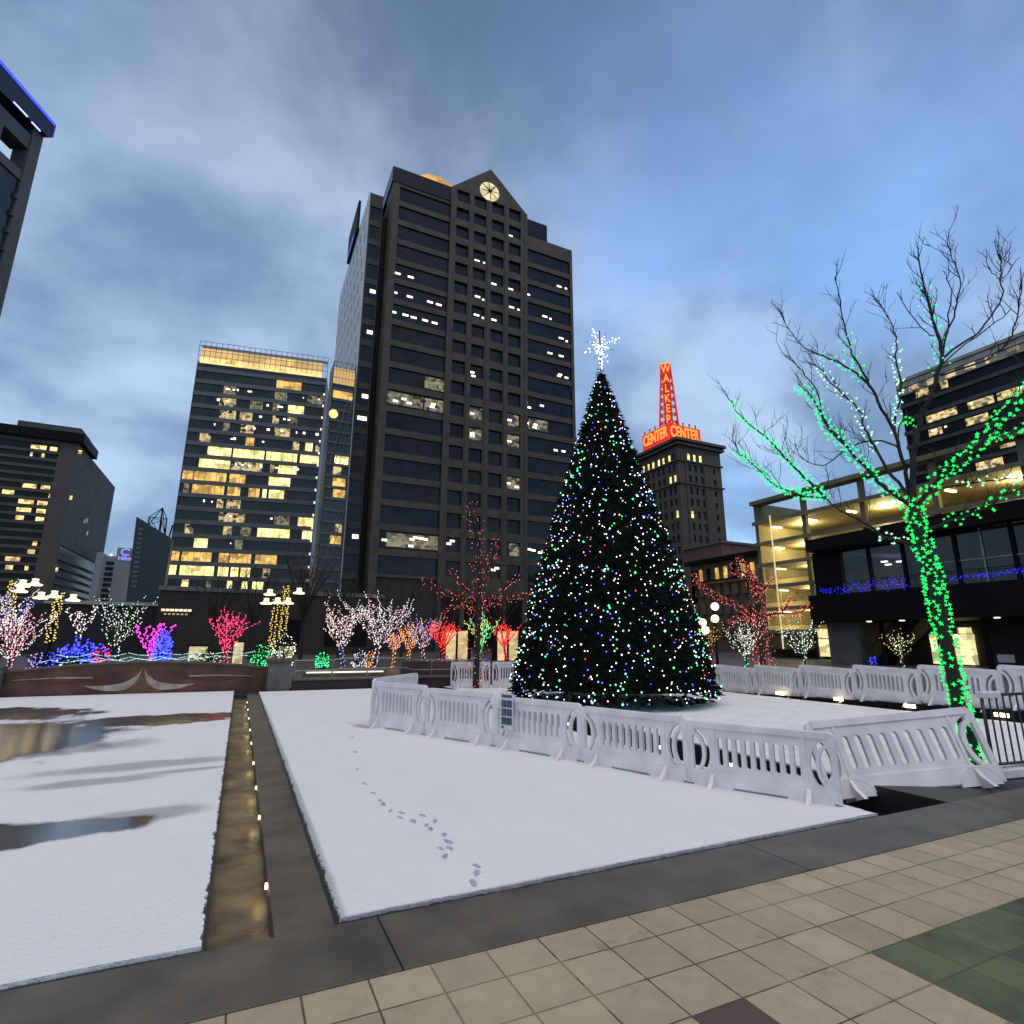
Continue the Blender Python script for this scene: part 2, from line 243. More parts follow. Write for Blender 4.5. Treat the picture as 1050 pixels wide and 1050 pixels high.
TOWER_LIGHTS = [(1.1, 42.6, 84.35), (1.1, 47.58, 84.36), (1.1, 50.57, 84.28), (1.1, 35.26, 76.46), (1.1, 19.42, 68.58), (1.1, 21.95, 68.61), (1.1, 39.01, 72.43), (1.1, 42.77, 72.31), (1.1, 46.68, 72.35), (1.1, 54.36, 76.26), (1.1, 35.52, 68.48), (1.1, 21.96, 64.43), (1.1, 25.88, 64.46), (1.1, 27.62, 64.4), (1.1, 43.03, 68.28), (1.1, 50.77, 68.34), (1.1, 19.06, 60.39), (1.1, 21.34, 60.41), (1.1, 22.89, 60.33), (1.1, 25.09, 60.34), (1.1, 26.96, 60.3), (1.1, 35.39, 64.36), (1.1, 39.12, 64.31), (1.1, 54.66, 64.26), (1.1, 51.9, 60.11), (1.1, 54.59, 60.11), (0.5, 36.83, 76.32), (0.5, 56.05, 76.08), (0.5, 36.76, 68.07), (0.5, 19.34, 64.46), (0.5, 44.56, 68.16), (0.5, 52.09, 67.89), (0.5, 36.78, 64.11), (0.5, 56.01, 63.89), (0.85, 34.78, 51.89), (0.85, 35.02, 51.1), (0.85, 54.28, 55.8), (0.85, 54.0, 55.09), (0.85, 55.77, 55.38), (0.85, 20.39, 43.12), (0.85, 21.89, 43.76), (0.85, 22.89, 43.19), (0.85, 27.33, 43.85), (0.85, 27.14, 43.29), (0.85, 46.48, 43.63), (0.85, 48.47, 43.66), (0.85, 48.21, 43.05), (0.85, 46.24, 47.97), (0.85, 46.98, 47.03), (0.85, 49.9, 47.98), (0.85, 34.97, 43.47), (0.85, 35.06, 39.48), (0.85, 35.07, 39.04), (0.85, 42.75, 43.56), (0.85, 42.73, 39.21), (0.85, 52.97, 39.01), (0.85, 54.77, 39.06), (0.85, 42.56, 30.82), (0.85, 44.34, 30.3), (0.85, 19.87, 18.06), (0.85, 24.58, 18.56), (0.85, 25.15, 18.88), (0.85, 26.13, 18.81), (0.85, 26.92, 18.76), (0.85, 24.44, 17.4), (0.85, 31.77, 18.85), (0.85, 31.17, 18.32), (0.85, 46.93, 18.53), (0.85, 47.86, 18.39), (0.85, 49.28, 18.07), (0.85, 40.38, 14.58), (0.85, 39.72, 14.22)]
TOWER_ROOMS = [(27.4, 47.62, 3.63), (27.56, 43.46, 3.63), (21.99, 43.35, 6.84), (35.65, 43.37, 2.56), (43.47, 43.46, 2.48), (43.49, 39.24, 2.56), (35.74, 39.37, 2.48), (28.53, 18.31, 1.71), (43.93, 17.89, 2.14), (24.02, 18.13, 7.69), (48.96, 43.51, 4.27), (43.63, 30.65, 2.56)]
NOTCH_LIGHTS = [(15.66, 63.86), (15.88, 55.64), (17.0, 55.52), (15.52, 43.02), (16.12, 42.72), (15.03, 38.71), (16.38, 38.74), (15.68, 17.84)]
OFFICE_LIT = [(1, 20.36, 26.83, 2), (2, 28.83, 33.78, 0), (2, 7.29, 10.34, 0), (2, 20.24, 23.43, 0), (3, 24.0, 28.14, 3), (3, 6.64, 10.7, 1), (3, 14.29, 17.41, 0), (3, 20.03, 21.61, 0), (4, 7.11, 11.05, 1), (4, 12.07, 15.14, 1), (4, 20.34, 21.92, 1), (4, 24.04, 26.71, 0), (5, 12.7, 16.02, 1), (5, 21.21, 25.16, 1), (5, 8.41, 9.91, 0), (6, 3.08, 5.68, 1), (6, 14.31, 16.35, 2), (6, 26.25, 27.84, 1), (6, 29.44, 31.32, 3), (6, 32.13, 33.21, 1), (7, 5.41, 11.11, 3), (7, 11.61, 19.24, 3), (7, 19.75, 27.59, 3), (7, 28.39, 33.47, 3), (8, 3.82, 11.21, 3), (8, 11.46, 19.04, 1), (8, 23.16, 27.88, 3), (8, 21.1, 22.13, 1), (9, 0.37, 2.85, 2), (9, 3.09, 10.67, 2), (9, 11.44, 15.32, 2), (9, 21.12, 26.49, 3), (10, 3.02, 10.55, 2), (10, 11.32, 14.4, 2), (10, 16.47, 19.09, 2), (10, 19.88, 20.93, 3), (10, 21.46, 25.2, 3), (10, 1.04, 2.27, 0), (11, 9.23, 10.75, 1), (11, 11.51, 14.83, 1), (12, 10.13, 16.22, 1), (12, 23.51, 27.23, 0), (12, 29.38, 33.29, 3), (13, 2.65, 4.6, 1), (13, 11.54, 13.56, 1), (13, 19.7, 27.57, 3), (13, 30.78, 33.22, 3), (13, 15.59, 18.15, 0), (14, 5.21, 8.26, 3), (14, 14.66, 16.43, 0), (15, -0.13, 2.26, 2), (15, 2.74, 9.57, 2), (15, 11.3, 13.54, 2), (15, 13.79, 18.85, 2), (15, 19.87, 25.04, 2), (16, -0.12, 2.02, 3), (16, 2.74, 10.5, 3), (16, 11.49, 13.97, 3), (16, 14.47, 16.22, 3), (16, 16.72, 19.0, 3), (16, 22.06, 23.86, 1), (17, 3.69, 5.12, 3), (17, 13.89, 15.13, 3), (17, 17.38, 18.74, 3), (17, 19.9, 22.44, 3), (17, 9.23, 10.2, 0)]
HOTEL_LIT = [(-50.98, -47.98, 47.47), (-47.27, -45.84, 47.48), (-43.84, -42.74, 47.49), (-41.63, -40.89, 47.5), (-50.79, -50.37, 45.23), (-48.62, -48.06, 45.22), (-50.96, -48.37, 37.71), (-47.49, -45.73, 37.63), (-54.46, -52.27, 35.45), (-45.71, -44.64, 35.17), (-43.75, -41.04, 35.08), (-51.15, -48.24, 33.67), (-47.54, -45.62, 33.55), (-51.18, -48.45, 31.76), (-47.41, -45.66, 31.62), (-51.02, -49.5, 29.8), (-47.26, -45.69, 29.61), (-46.92, -46.06, 23.18), (-44.15, -42.75, 23.22), (-47.52, -46.15, 21.55), (-51.28, -48.61, 19.89), (-50.93, -49.6, 17.75), (-47.41, -46.73, 17.73), (-41.86, -41.15, 17.04)]
RGLASS_LIT = [(55.65, 53.47, 47.11), (51.41, 50.25, 47.03), (52.87, 49.64, 43.47), (54.61, 52.29, 41.45), (54.58, 52.43, 39.66), (47.87, 44.1, 41.8), (43.58, 40.18, 41.97), (48.62, 45.3, 39.72), (42.34, 40.37, 43.59), (44.57, 41.66, 32.91), (48.38, 44.57, 31.14), (48.41, 46.9, 27.57)]
FOOTPRINTS = [(2.15, 13.15), (2.13, 12.02), (1.88, 10.24), (1.69, 8.92), (1.51, 7.75), (1.45, 6.95), (1.46, 6.5), (1.46, 6.2), (1.46, 6.05), (1.47, 5.8), (1.55, 5.69), (1.5, 5.55), (1.58, 5.39), (1.71, 5.52), (1.66, 5.23), (1.76, 5.31), (1.66, 5.12), (1.72, 4.93), (1.7, 4.76), (1.59, 4.64), (1.66, 4.61), (1.57, 4.47), (1.72, 4.19), (1.67, 4.07), (1.59, 3.93), (1.6, 3.85)]
# ------------------------------------------------------------------ materials
snow = mat('snow', (0.75, 0.75, 0.755), 0.8, var=0.10, scale=2.4, bump=0.75, bscale=38, spec=0.25, detail=9)
slab = mat('wet_concrete_gap_shade', (0.018, 0.018, 0.018), 0.45, var=0.3, scale=2, bump=0.1)  # near black, so shade in the gaps round the snow is in the colour
kerbm = mat('dark_wet_granite', (0.086, 0.074, 0.056), 0.5, var=0.42, scale=2.2, bump=0.25, bscale=90, detail=9)
channel = mat('brown_channel_stone', (0.125, 0.09, 0.045), 0.42, var=0.85, scale=3.0, bump=0.5, bscale=14, detail=10)
asphalt = mat('asphalt', (0.035, 0.035, 0.038), 0.8, var=0.3, scale=0.3)
paver_grey = mat('grey_paving', (0.10, 0.10, 0.105), 0.7, var=0.3, scale=0.8)
plastic = mat('white_plastic', (0.70, 0.66, 0.665), 0.5, var=0.17, scale=2.6, bump=0.08, bscale=40, detail=10)
bark = mat('dark_bark', (0.018, 0.014, 0.012), 0.85, var=0.4, scale=12, bump=0.5, bscale=40)
twig = mat('bare_twig', (0.022, 0.016, 0.014), 0.85, var=0.3, scale=8)
needles = mat('dark_needles', (0.0035, 0.006, 0.004), 0.9, var=0.5, scale=6, spec=0.1)
black = mat('black_paint', (0.005, 0.005, 0.006), 0.6, var=0.2, spec=0.12)
steel = mat('dark_steel', (0.05, 0.05, 0.055), 0.45, 0.6, var=0.2)
granite = mat('brown_granite', (0.066, 0.050, 0.036), 0.7, var=0.28, scale=0.5, detail=9)
granite_pale = mat('pale_grey_panel', (0.62, 0.63, 0.66), 0.6, var=0.08, scale=0.4)
navyglass = mat('navy_glass', (0.012, 0.0115, 0.018), 0.16, var=0.75, scale=0.35, spec=0.26, bump=0.12, bscale=0.5)
navycrown = mat('dark_crown_glass', (0.008, 0.010, 0.018), 0.3, var=0.2, scale=0.3, spec=0.2)
warm_room = room('warm_office', (1.0, 0.72, 0.28), 1.6)
yellow_room = room('yellow_office', (1.0, 0.83, 0.30), 2.2, lo=0.35)
orange_room = room('orange_office', (1.0, 0.60, 0.14), 1.2, lo=0.35)
dim_room = room('dim_office', (0.85, 0.72, 0.40), 0.35, scale=1.2, lo=0.05)
spot = glow('ceiling_fixture', (1.0, 0.90, 0.66), 2.6)

# ------------------------------------------------------------------ ground
def sheet(name, x0, x1, y0, y1, z, mt, t=0.2):
    return tag(MB().box(x0, x1, y0, y1, z-t, z).build(name, mt), kind='structure')
sheet('ground', -1500, 1500, -600, 2500, -0.30, asphalt, 1.0)
# street / square beyond the rinks
sheet('square_paving', -200, 240, 21.6, 420, -0.004, mat('far_paving', (0.045, 0.042, 0.04), 0.6, var=0.3, scale=0.2))
sheet('side_paving', 15.3, 240, -30, 21.595, -0.02, mat('side_paving', (0.06, 0.058, 0.058), 0.6, var=0.3, scale=0.3))
# paving slabs in the foreground: 0.305 m grid, joints, dark slabs
def paving_material():
    M = bpy.data.materials.new('paving_slabs'); M.use_nodes = True; t = M.node_tree; b = t.nodes['Principled BSDF']
    def n(ty, **k):
        q = t.nodes.new(ty)
        for a, c in k.items(): setattr(q, a, c)
        return q
    def mt(op, a, c=None):
        q = n('ShaderNodeMath', operation=op)
        for i, v in enumerate((a, c)):
            if v is None: continue
            if isinstance(v, (int, float)): q.inputs[i].default_value = v
            else: t.links.new(v, q.inputs[i])
        return q.outputs[0]
    tcn = n('ShaderNodeTexCoord'); sp = n('ShaderNodeSeparateXYZ'); t.links.new(tcn.outputs['Object'], sp.inputs[0])
    gx = mt('DIVIDE', mt('SUBTRACT', sp.outputs[0], 0.42), 0.309); gy = mt('DIVIDE', mt('SUBTRACT', 3.187, sp.outputs[1]), 0.307)
    ix = mt('FLOOR', gx); iy = mt('FLOOR', gy); fx = mt('FRACT', gx); fy = mt('FRACT', gy)
    cb = n('ShaderNodeCombineXYZ'); t.links.new(ix, cb.inputs[0]); t.links.new(iy, cb.inputs[1])
    wn = n('ShaderNodeTexWhiteNoise', noise_dimensions='2D'); t.links.new(cb.outputs[0], wn.inputs['Vector'])
    sc = n('ShaderNodeSeparateColor'); t.links.new(wn.outputs['Color'], sc.inputs[0])
    no = n('ShaderNodeTexNoise'); no.inputs['Scale'].default_value = 9; no.inputs['Detail'].default_value = 8; no.inputs['Roughness'].default_value = 0.65; t.links.new(tcn.outputs['Object'], no.inputs['Vector'])
    nb = n('ShaderNodeTexNoise'); nb.inputs['Scale'].default_value = 1.1; nb.inputs['Detail'].default_value = 4; t.links.new(tcn.outputs['Object'], nb.inputs['Vector'])
    # joint distance with a little wobble, joint width varies from slab to slab
    ex = mt('MINIMUM', fx, mt('SUBTRACT', 1.0, fx)); ey = mt('MINIMUM', fy, mt('SUBTRACT', 1.0, fy))
    ed = mt('ADD', mt('MINIMUM', ex, ey), mt('MULTIPLY', mt('SUBTRACT', no.outputs[0], 0.5), 0.012))
    jm = n('ShaderNodeMapRange', interpolation_type='SMOOTHSTEP'); t.links.new(ed, jm.inputs[0]); jm.inputs[1].default_value = 0.006; jm.inputs[2].default_value = 0.024
    fac = mt('ADD', mt('MULTIPLY', sc.outputs[0], 0.24), mt('ADD', mt('MULTIPLY', no.outputs[0], 0.50), mt('MULTIPLY', nb.outputs[0], 0.52)))
    sk = n('ShaderNodeTexNoise'); sk.inputs['Scale'].default_value = 120; sk.inputs['Detail'].default_value = 3; t.links.new(tcn.outputs['Object'], sk.inputs['Vector'])
    st_ = n('ShaderNodeTexNoise'); st_.inputs['Scale'].default_value = 3.3; st_.inputs['Detail'].default_value = 9; st_.inputs['Roughness'].default_value = 0.7; t.links.new(tcn.outputs['Object'], st_.inputs['Vector'])
    stn = n('ShaderNodeMapRange', interpolation_type='SMOOTHSTEP'); t.links.new(st_.outputs[0], stn.inputs[0]); stn.inputs[1].default_value = 0.56; stn.inputs[2].default_value = 0.72; stn.inputs[4].default_value = 0.30
    fac = mt('SUBTRACT', mt('ADD', fac, mt('MULTIPLY', mt('SUBTRACT', sk.outputs[0], 0.5), 0.55)), stn.outputs[0])
    cr = n('ShaderNodeMix', data_type='RGBA'); cr.inputs[6].default_value = (0.235, 0.19, 0.122, 1); cr.inputs[7].default_value = (0.45, 0.37, 0.245, 1)
    mr = n('ShaderNodeMapRange'); mr.inputs[1].default_value = 0.3; mr.inputs[2].default_value = 0.9; t.links.new(fac, mr.inputs[0]); t.links.new(mr.outputs[0], cr.inputs[0])
    # right-hand dark slate, green tree light put into its colour; one red slab
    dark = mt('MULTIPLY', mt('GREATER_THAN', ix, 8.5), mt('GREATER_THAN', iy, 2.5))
    red = mt('MULTIPLY', mt('COMPARE', ix, 5.0), mt('COMPARE', iy, 3.0))
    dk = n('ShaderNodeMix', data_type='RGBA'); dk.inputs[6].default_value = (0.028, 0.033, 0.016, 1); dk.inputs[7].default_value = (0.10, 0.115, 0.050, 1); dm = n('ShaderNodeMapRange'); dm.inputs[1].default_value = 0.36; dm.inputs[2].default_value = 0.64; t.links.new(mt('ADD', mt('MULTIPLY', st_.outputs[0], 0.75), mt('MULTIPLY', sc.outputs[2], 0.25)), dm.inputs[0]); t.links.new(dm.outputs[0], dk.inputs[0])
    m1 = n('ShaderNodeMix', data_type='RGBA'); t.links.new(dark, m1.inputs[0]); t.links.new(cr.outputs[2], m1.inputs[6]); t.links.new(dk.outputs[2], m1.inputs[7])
    m2 = n('ShaderNodeMix', data_type='RGBA'); t.links.new(red, m2.inputs[0]); t.links.new(m1.outputs[2], m2.inputs[6]); m2.inputs[7].default_value = (0.085, 0.05, 0.04, 1)
    m3 = n('ShaderNodeMix', data_type='RGBA'); jw = mt('MAXIMUM', jm.outputs[0], mt('MULTIPLY', mt('GREATER_THAN', nb.outputs[0], 0.52), 0.45)); t.links.new(jw, m3.inputs[0]); m3.inputs[6].default_value = (0.06, 0.046, 0.03, 1); t.links.new(m2.outputs[2], m3.inputs[7])
    t.links.new(m3.outputs[2], b.inputs['Base Color'])
    b.inputs['Roughness'].default_value = 0.62
    bp = n('ShaderNodeBump'); bp.inputs['Strength'].default_value = 0.5; bp.inputs['Distance'].default_value = 0.006
    hh = mt('ADD', mt('MULTIPLY', no.outputs[0], 0.5), mt('ADD', jm.outputs[0], mt('MULTIPLY', sc.outputs[1], 0.3))); t.links.new(hh, bp.inputs['Height']); t.links.new(bp.outputs[0], b.inputs['Normal'])
    return M
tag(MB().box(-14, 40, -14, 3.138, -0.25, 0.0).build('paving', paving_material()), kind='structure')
# dark granite kerb along the front, laid in long blocks with real joints; X of joints
kb = MB(); xs = [-14, -9.1, -6.2, -3.6, -1.1, 0.905, 3.9, 6.8, 9.8, 13, 17, 21, 26, 32, 40]
for a, b in zip(xs, xs[1:]): kb.box(a+0.004, b-0.004, 3.144, 3.75, -0.25, 0.006)
kb.box(0.338, 0.665, 3.756, 19.6, -0.25, 0.004)
tag(kb.build('kerb', kerbm, bevel=0.006), kind='structure')
# channel between the two rinks: floor below the kerb, small lamps in its side
ch = MB().box(-0.003, 0.337, 3.756, 19.6, -0.30, -0.11)
tag(ch.build('drain_channel', channel), kind='structure')
sheet('rink_slab', -60, -0.004, 3.756, 21.0, -0.008, slab)
sheet('rink_slab', 0.668, 5.735, 3.756, 20.4, -0.008, slab)
sheet('rink_slab', 6.87, 15.0, 3.756, 20.4, -0.008, slab, 0.5)
sheet('black_channel', 5.736, 6.868, 3.756, 20.4, -0.29, black, 0.1)
sheet('rink_slab', -0.003, 0.667, 19.605, 21.0, -0.02, slab)
# snow and wet ice
def snow_ice(pools, smears):
    M = bpy.data.materials.new('snow_with_wet_ice'); M.use_nodes = True; t = M.node_tree; b = t.nodes['Principled BSDF']
    def n(ty, **k):
        q = t.nodes.new(ty)
        for a, c in k.items(): setattr(q, a, c)
        return q
    def mt(op, a, c=None):
        q = n('ShaderNodeMath', operation=op)
        for i, v in enumerate((a, c)):
            if v is None: continue
            if isinstance(v, (int, float)): q.inputs[i].default_value = v
            else: t.links.new(v, q.inputs[i])
        return q.outputs[0]
    tcn = n('ShaderNodeTexCoord'); sp = n('ShaderNodeSeparateXYZ'); t.links.new(tcn.outputs['Object'], sp.inputs[0])
    mp = n('ShaderNodeMapping'); mp.inputs['Scale'].default_value = (1.3, 0.7, 1); t.links.new(tcn.outputs['Object'], mp.inputs[0])
    no = n('ShaderNodeTexNoise'); no.inputs['Scale'].default_value = 1.6; no.inputs['Detail'].default_value = 6; t.links.new(mp.outputs[0], no.inputs['Vector'])
    fine = n('ShaderNodeTexNoise'); fine.inputs['Scale'].default_value = 38; fine.inputs['Detail'].default_value = 5; t.links.new(tcn.outputs['Object'], fine.inputs['Vector'])
    X, Y = sp.outputs[0], sp.outputs[1]; wob = mt('MULTIPLY', mt('SUBTRACT', no.outputs[0], 0.5), 0.9)
    def ell(cx, cy, rx, ry, rot, soft):
        dx = mt('SUBTRACT', X, cx); dy = mt('SUBTRACT', Y, cy); c_, s_ = cos(rot), sin(rot)
        ax = mt('ADD', mt('MULTIPLY', dx, c_), mt('MULTIPLY', dy, s_)); ay = mt('SUBTRACT', mt('MULTIPLY', dy, c_), mt('MULTIPLY', dx, s_))
        ax = mt('DIVIDE', ax, rx); ay = mt('DIVIDE', ay, ry)
        d = mt('ADD', mt('SQRT', mt('ADD', mt('MULTIPLY', ax, ax), mt('MULTIPLY', ay, ay))), wob)
        q = n('ShaderNodeMapRange', interpolation_type='SMOOTHSTEP'); t.links.new(d, q.inputs[0]); q.inputs[1].default_value = 1.0+soft; q.inputs[2].default_value = 1.0-soft*0.4
        return q.outputs[0]
    def union(l):
        o = None
        for e in l:
            q = ell(*e); o = q if o is None else mt('MAXIMUM', o, q)
        return o
    wet = union(pools); smear = mt('MULTIPLY', union(smears), 0.5)
    cs = n('ShaderNodeMix', data_type='RGBA'); t.links.new(no.outputs[0], cs.inputs[0]); cs.inputs[6].default_value = (0.68, 0.683, 0.695, 1); cs.inputs[7].default_value = (0.78, 0.78, 0.785, 1)
    c1 = n('ShaderNodeMix', data_type='RGBA'); t.links.new(smear, c1.inputs[0]); t.links.new(cs.outputs[2], c1.inputs[6]); c1.inputs[7].default_value = (0.085, 0.083, 0.09, 1)
    c2 = n('ShaderNodeMix', data_type='RGBA'); t.links.new(wet, c2.inputs[0]); t.links.new(c1.outputs[2], c2.inputs[6])
    ic = n('ShaderNodeMix', data_type='RGBA'); t.links.new(no.outputs[0], ic.inputs[0]); ic.inputs[6].default_value = (0.028, 0.026, 0.024, 1); ic.inputs[7].default_value = (0.13, 0.125, 0.12, 1); t.links.new(ic.outputs[2], c2.inputs[7])
    t.links.new(c2.outputs[2], b.inputs['Base Color'])
    rr = n('ShaderNodeMapRange'); t.links.new(wet, rr.inputs[0]); rr.inputs[3].default_value = 0.75; rr.inputs[4].default_value = 0.13; t.links.new(rr.outputs[0], b.inputs['Roughness'])
    bs = n('ShaderNodeMapRange'); t.links.new(wet, bs.inputs[0]); bs.inputs[3].default_value = 0.7; bs.inputs[4].default_value = 0.015
    bp = n('ShaderNodeBump'); bp.inputs['Distance'].default_value = 0.02; t.links.new(bs.outputs[0], bp.inputs['Strength']); t.links.new(fine.outputs[0], bp.inputs['Height']); t.links.new(bp.outputs[0], b.inputs['Normal'])
    return M
def ragged(corners, amp, step=0.045, seed=1):
    rng = random.Random(seed); pts = []; n_ = len(corners); ph = [rng.random()*6 for _ in range(6)]
    s = 0.0
    for i in range(n_):
        a = Vector(corners[i]); b = Vector(corners[(i+1) % n_]); L = (b-a).length; k = max(1, int(L/step)) if L < 30 else int(L/0.4)
        nrm = Vector((-(b-a).y, (b-a).x)).normalized()
        for j in range(k):
            s += L/k; o = amp*(0.5*sin(s*2.1+ph[0])+0.35*sin(s*7.3+ph[1])+0.35*sin(s*19+ph[2])+rng.uniform(-0.7, 0.7))
            p = a+(b-a)*(j/k)+nrm*(abs(o) if j else 0); pts.append((p.x, p.y))
    return pts
def snow_sheet(poly, z0, z1, mt, name='snow'):
    n_ = len(poly); mb = MB()
    vs = [(x, y, z0) for x, y in poly]+[(x, y, z1) for x, y in poly]
    tri = tessellate_polygon([[Vector((x, y, 0)) for x, y in poly]])
    fs = [tuple(i+n_ for i in t) for t in tri]+[(i, (i+1) % n_, (i+1) % n_+n_, i+n_) for i in range(n_)]
    mb.add(vs, fs); o = mb.build(name, mt); tag(o, kind='structure'); return o
pools = [(-2.6, 6.35, 1.9, 0.43, 0.02, 0.13), (-5.2, 16.6, 2.6, 1.2, -0.45, 0.16), (-4.1, 12.2, 2.2, 2.4, 0.2, 0.25), (-1.3, 14.05, 1.55, 0.85, 0.10, 0.12), (-7.5, 10.5, 4, 3.0, 0.3, 0.3)]
smears = [(-1.35, 8.3, 0.55, 0.16, 0.1, 0.6), (-0.5, 8.55, 0.45, 0.09, 0.1, 0.7), (-1.0, 9.1, 0.9, 0.22, 0.1, 0.7), (-0.62, 6.62, 0.42, 0.20, 0, 0.6), (-2.6, 10.9, 1.2, 0.5, 0.1, 0.6)]
icesnow = snow_ice(pools, smears)
snow_sheet(ragged([(-40, 3.79), (-0.02, 3.79), (-0.02, 20.95), (-40, 20.95)], 0.020, 0.03, seed=3), -0.03, 0.014, icesnow)
bed_mat = snow_ice([(-90, -90, 1, 1, 0, 0.1)], [(0.70, 9, 0.035, 6, 0, 0.9), (3.0, 3.79, 2.9, 0.022, 0, 0.9), (2.3, 11.4, 0.10, 0.3, 0.3, 0.7)])
snow_bed = snow_sheet(ragged([(0.69, 3.79), (5.71, 3.79), (5.71, 20.3), (0.69, 20.3)], 0.018, 0.03, seed=5), -0.03, 0.014, bed_mat)
snow_sheet(ragged([(6.90, 4.75), (8.4, 4.45), (14.95, 4.3), (14.95, 20.3), (6.90, 20.3)], 0.02, 0.05, seed=6), -0.03, 0.012, snow)
# footprints across the right-hand snow
fpm = mat('pressed_snow', (0.37, 0.385, 0.43), 0.6, var=0.3, scale=10, bump=0.3, bscale=80)
rg = random.Random(3)
for x, y in FOOTPRINTS[:-1]:
    a = rg.uniform(0.8, 1.9); pts = []; s = rg.uniform(0.75, 1.15)
    for k in range(14):
        t = 2*pi*k/14; rr = 1+rg.uniform(-0.22, 0.22); px, py = cos(t)*0.060*rr*s, sin(t)*(0.026 if cos(t) > -0.2 else 0.020)*rr*s
        pts.append((x+px*cos(a)-py*sin(a), y+px*sin(a)+py*cos(a)))
    MB().prism(pts, 0.009, 0.0158, 'xy').build('footprint', fpm, snow_bed)

# ------------------------------------------------------------------ little lamps in the channel side
lampw = glow('step_lamp', (1.0, 0.83, 0.5), 6.0)
lroot = thing('channel_lights', 'row of tiny warm lamps set in the side of the dark channel', 'light strip', (0.3, 3.8, -0.05))
for y in (4.57, 6.24, 7.45, 8.9, 10.58, 12.1, 13.89, 15.6, 17.4):
    MB().box(0.322, 0.336, y-0.016, y+0.016, -0.042, -0.012).build('lamp', lampw, lroot)
    l = bpy.data.lights.new('lamp_light', 'POINT'); l.energy = 0.16; l.color = (1.0, 0.72, 0.25); l.shadow_soft_size = 0.02
    lo = bpy.data.objects.new('lamp_light', l); COL.objects.link(lo); lo.location = Vector((0.29, y, -0.03))-WORLD[lroot.name]; lo.parent = lroot

# ------------------------------------------------------------------ black ramp wall on the right with lamps, barricades above
bw = thing('ramp_wall', 'low black wall with recessed lamps behind the snow right of the Christmas tree', 'wall', (15.0, 8, 0))
def ramp_z(y): return 0.29-0.036*(y-6.7)
MB().prism([(-6, -0.3), (21.0, -0.3), (21.0, max(0.02, ramp_z(20.4))), (15, ramp_z(15)), (-6, ramp_z(0)+0.1)], 15.0, 15.35, 'yz').build('wall', black, bw)
for y in (12.51, 10.62, 8.77, 6.90, 5.1):
    fx = MB().box(14.975, 14.995, y-0.10, y+0.10, 0.02, 0.06); fx.build('lamp_frame', steel, bw)
    MB().box(14.965, 14.99, y-0.13, y+0.13, 0.09, 0.17).build('recessed_lamp', lampw, bw)

# ------------------------------------------------------------------ white barricades
def arc(cx, cz, a, b, t0, t1, n_): return [(cx+a*cos(t0+(t1-t0)*i/n_), cz+b*sin(t0+(t1-t0)*i/n_)) for i in range(n_+1)]
def slot(u0, u1, z0, z1):
    rr = (u1-u0)/2
    return arc((u0+u1)/2, z0+rr, rr, rr, pi, 2*pi, 5)+arc((u0+u1)/2, z1-rr, rr, rr, 0, pi, 5)
def make_barricade(L, H, label, big=False):
    t = thing('plastic_barricade', label, 'barricade', group='white plastic barricades')
    outer = [(0.0, 0.05), (L, 0.05)]+arc(L-0.08, H-0.08, 0.08, 0.08, 0, pi/2, 6)+arc(0.08, H-0.08, 0.08, 0.08, pi/2, pi, 6)
    holes = []; a0, a1 = 0.35, L-0.35; nsl = 9; pitch = (a1-a0)/nsl
    for i in range(nsl): c = a0+pitch*(i+0.5); holes.append(slot(c-pitch*0.26, c+pitch*0.26, 0.33*H/0.92, H-0.20))
    for s in (0, 1):
        k_ = 1.35 if (big and s) else 1.0
        def mx_(l): return [(L-p, q) for p, q in l][::-1] if s else l
        # tall loop at the end: crescent, bar, inner D
        holes.append(mx_(arc(0.05, 0.53*H, 0.225*k_, 0.37*H, -pi/2+0.25, pi/2-0.25, 12)+arc(0.05, 0.53*H, 0.168*k_, 0.325*H, pi/2-0.32, -pi/2+0.32, 12)))
        holes.append(mx_([(0.065, 0.27*H), (0.065, 0.79*H)][::-1]+arc(0.065, 0.53*H, 0.115*k_, 0.26*H, -pi/2, pi/2, 10)))
    body = MB().prism(outer, -0.028, 0.028, 'xz', holes=holes)
    body.box(0.09, L-0.09, -0.043, 0.043, H-0.085, H-0.004)          # top rail
    body.box(0.03, L-0.03, -0.045, 0.045, 0.065, 0.245)              # foot band
    for c in (0.325, L-0.325): body.box(c-0.018, c+0.018, -0.038, 0.038, 0.24, H-0.08)
    o = body.build('panel', plastic, t, local=True, bevel=0.008)
    for c in (0.30, L-0.30):
        f = MB()
        f.prism(arc(c, 0.03, 0.235, 0.20, 0, pi, 12), -0.058, -0.030, 'xz')
        f.prism([(-0.26, 0.0), (0.20, 0.0), (0.05, 0.10), (0.0, 0.20), (-0.06, 0.21), (-0.12, 0.12)], c-0.022, c+0.022, 'yz')
        f.build('foot', plastic, t, local=True, bevel=0.006)
    return t
def put(o, a, b, z=0.0, tilt=0.0, pitch=0.0):
    o.location = (a[0], a[1], z); o.rotation_euler = (tilt, pitch, atan2(b[1]-a[1], b[0]-a[0]))
BL, BH = 1.66, 0.92
near = [((2.44, 11.46), (3.80, 13.2), 'white barricade turned back from the far left corner of the fenced snow'),
        ((2.44, 11.46), (3.07, 10.05), 'white barricade at the far left corner of the front row'),
        ((3.09, 9.98), (3.75, 8.55), 'white barricade second from the far left corner of the front row'),
        ((3.77, 8.50), (4.38, 7.02), 'white barricade with the picture notice fixed to its end'),
        ((4.40, 6.97), (4.90, 5.50), 'white barricade standing just right of the one with the notice'),
        ((4.92, 5.46), (5.60, 4.12), 'white barricade in front of the right foot of the Christmas tree')]
proto = None
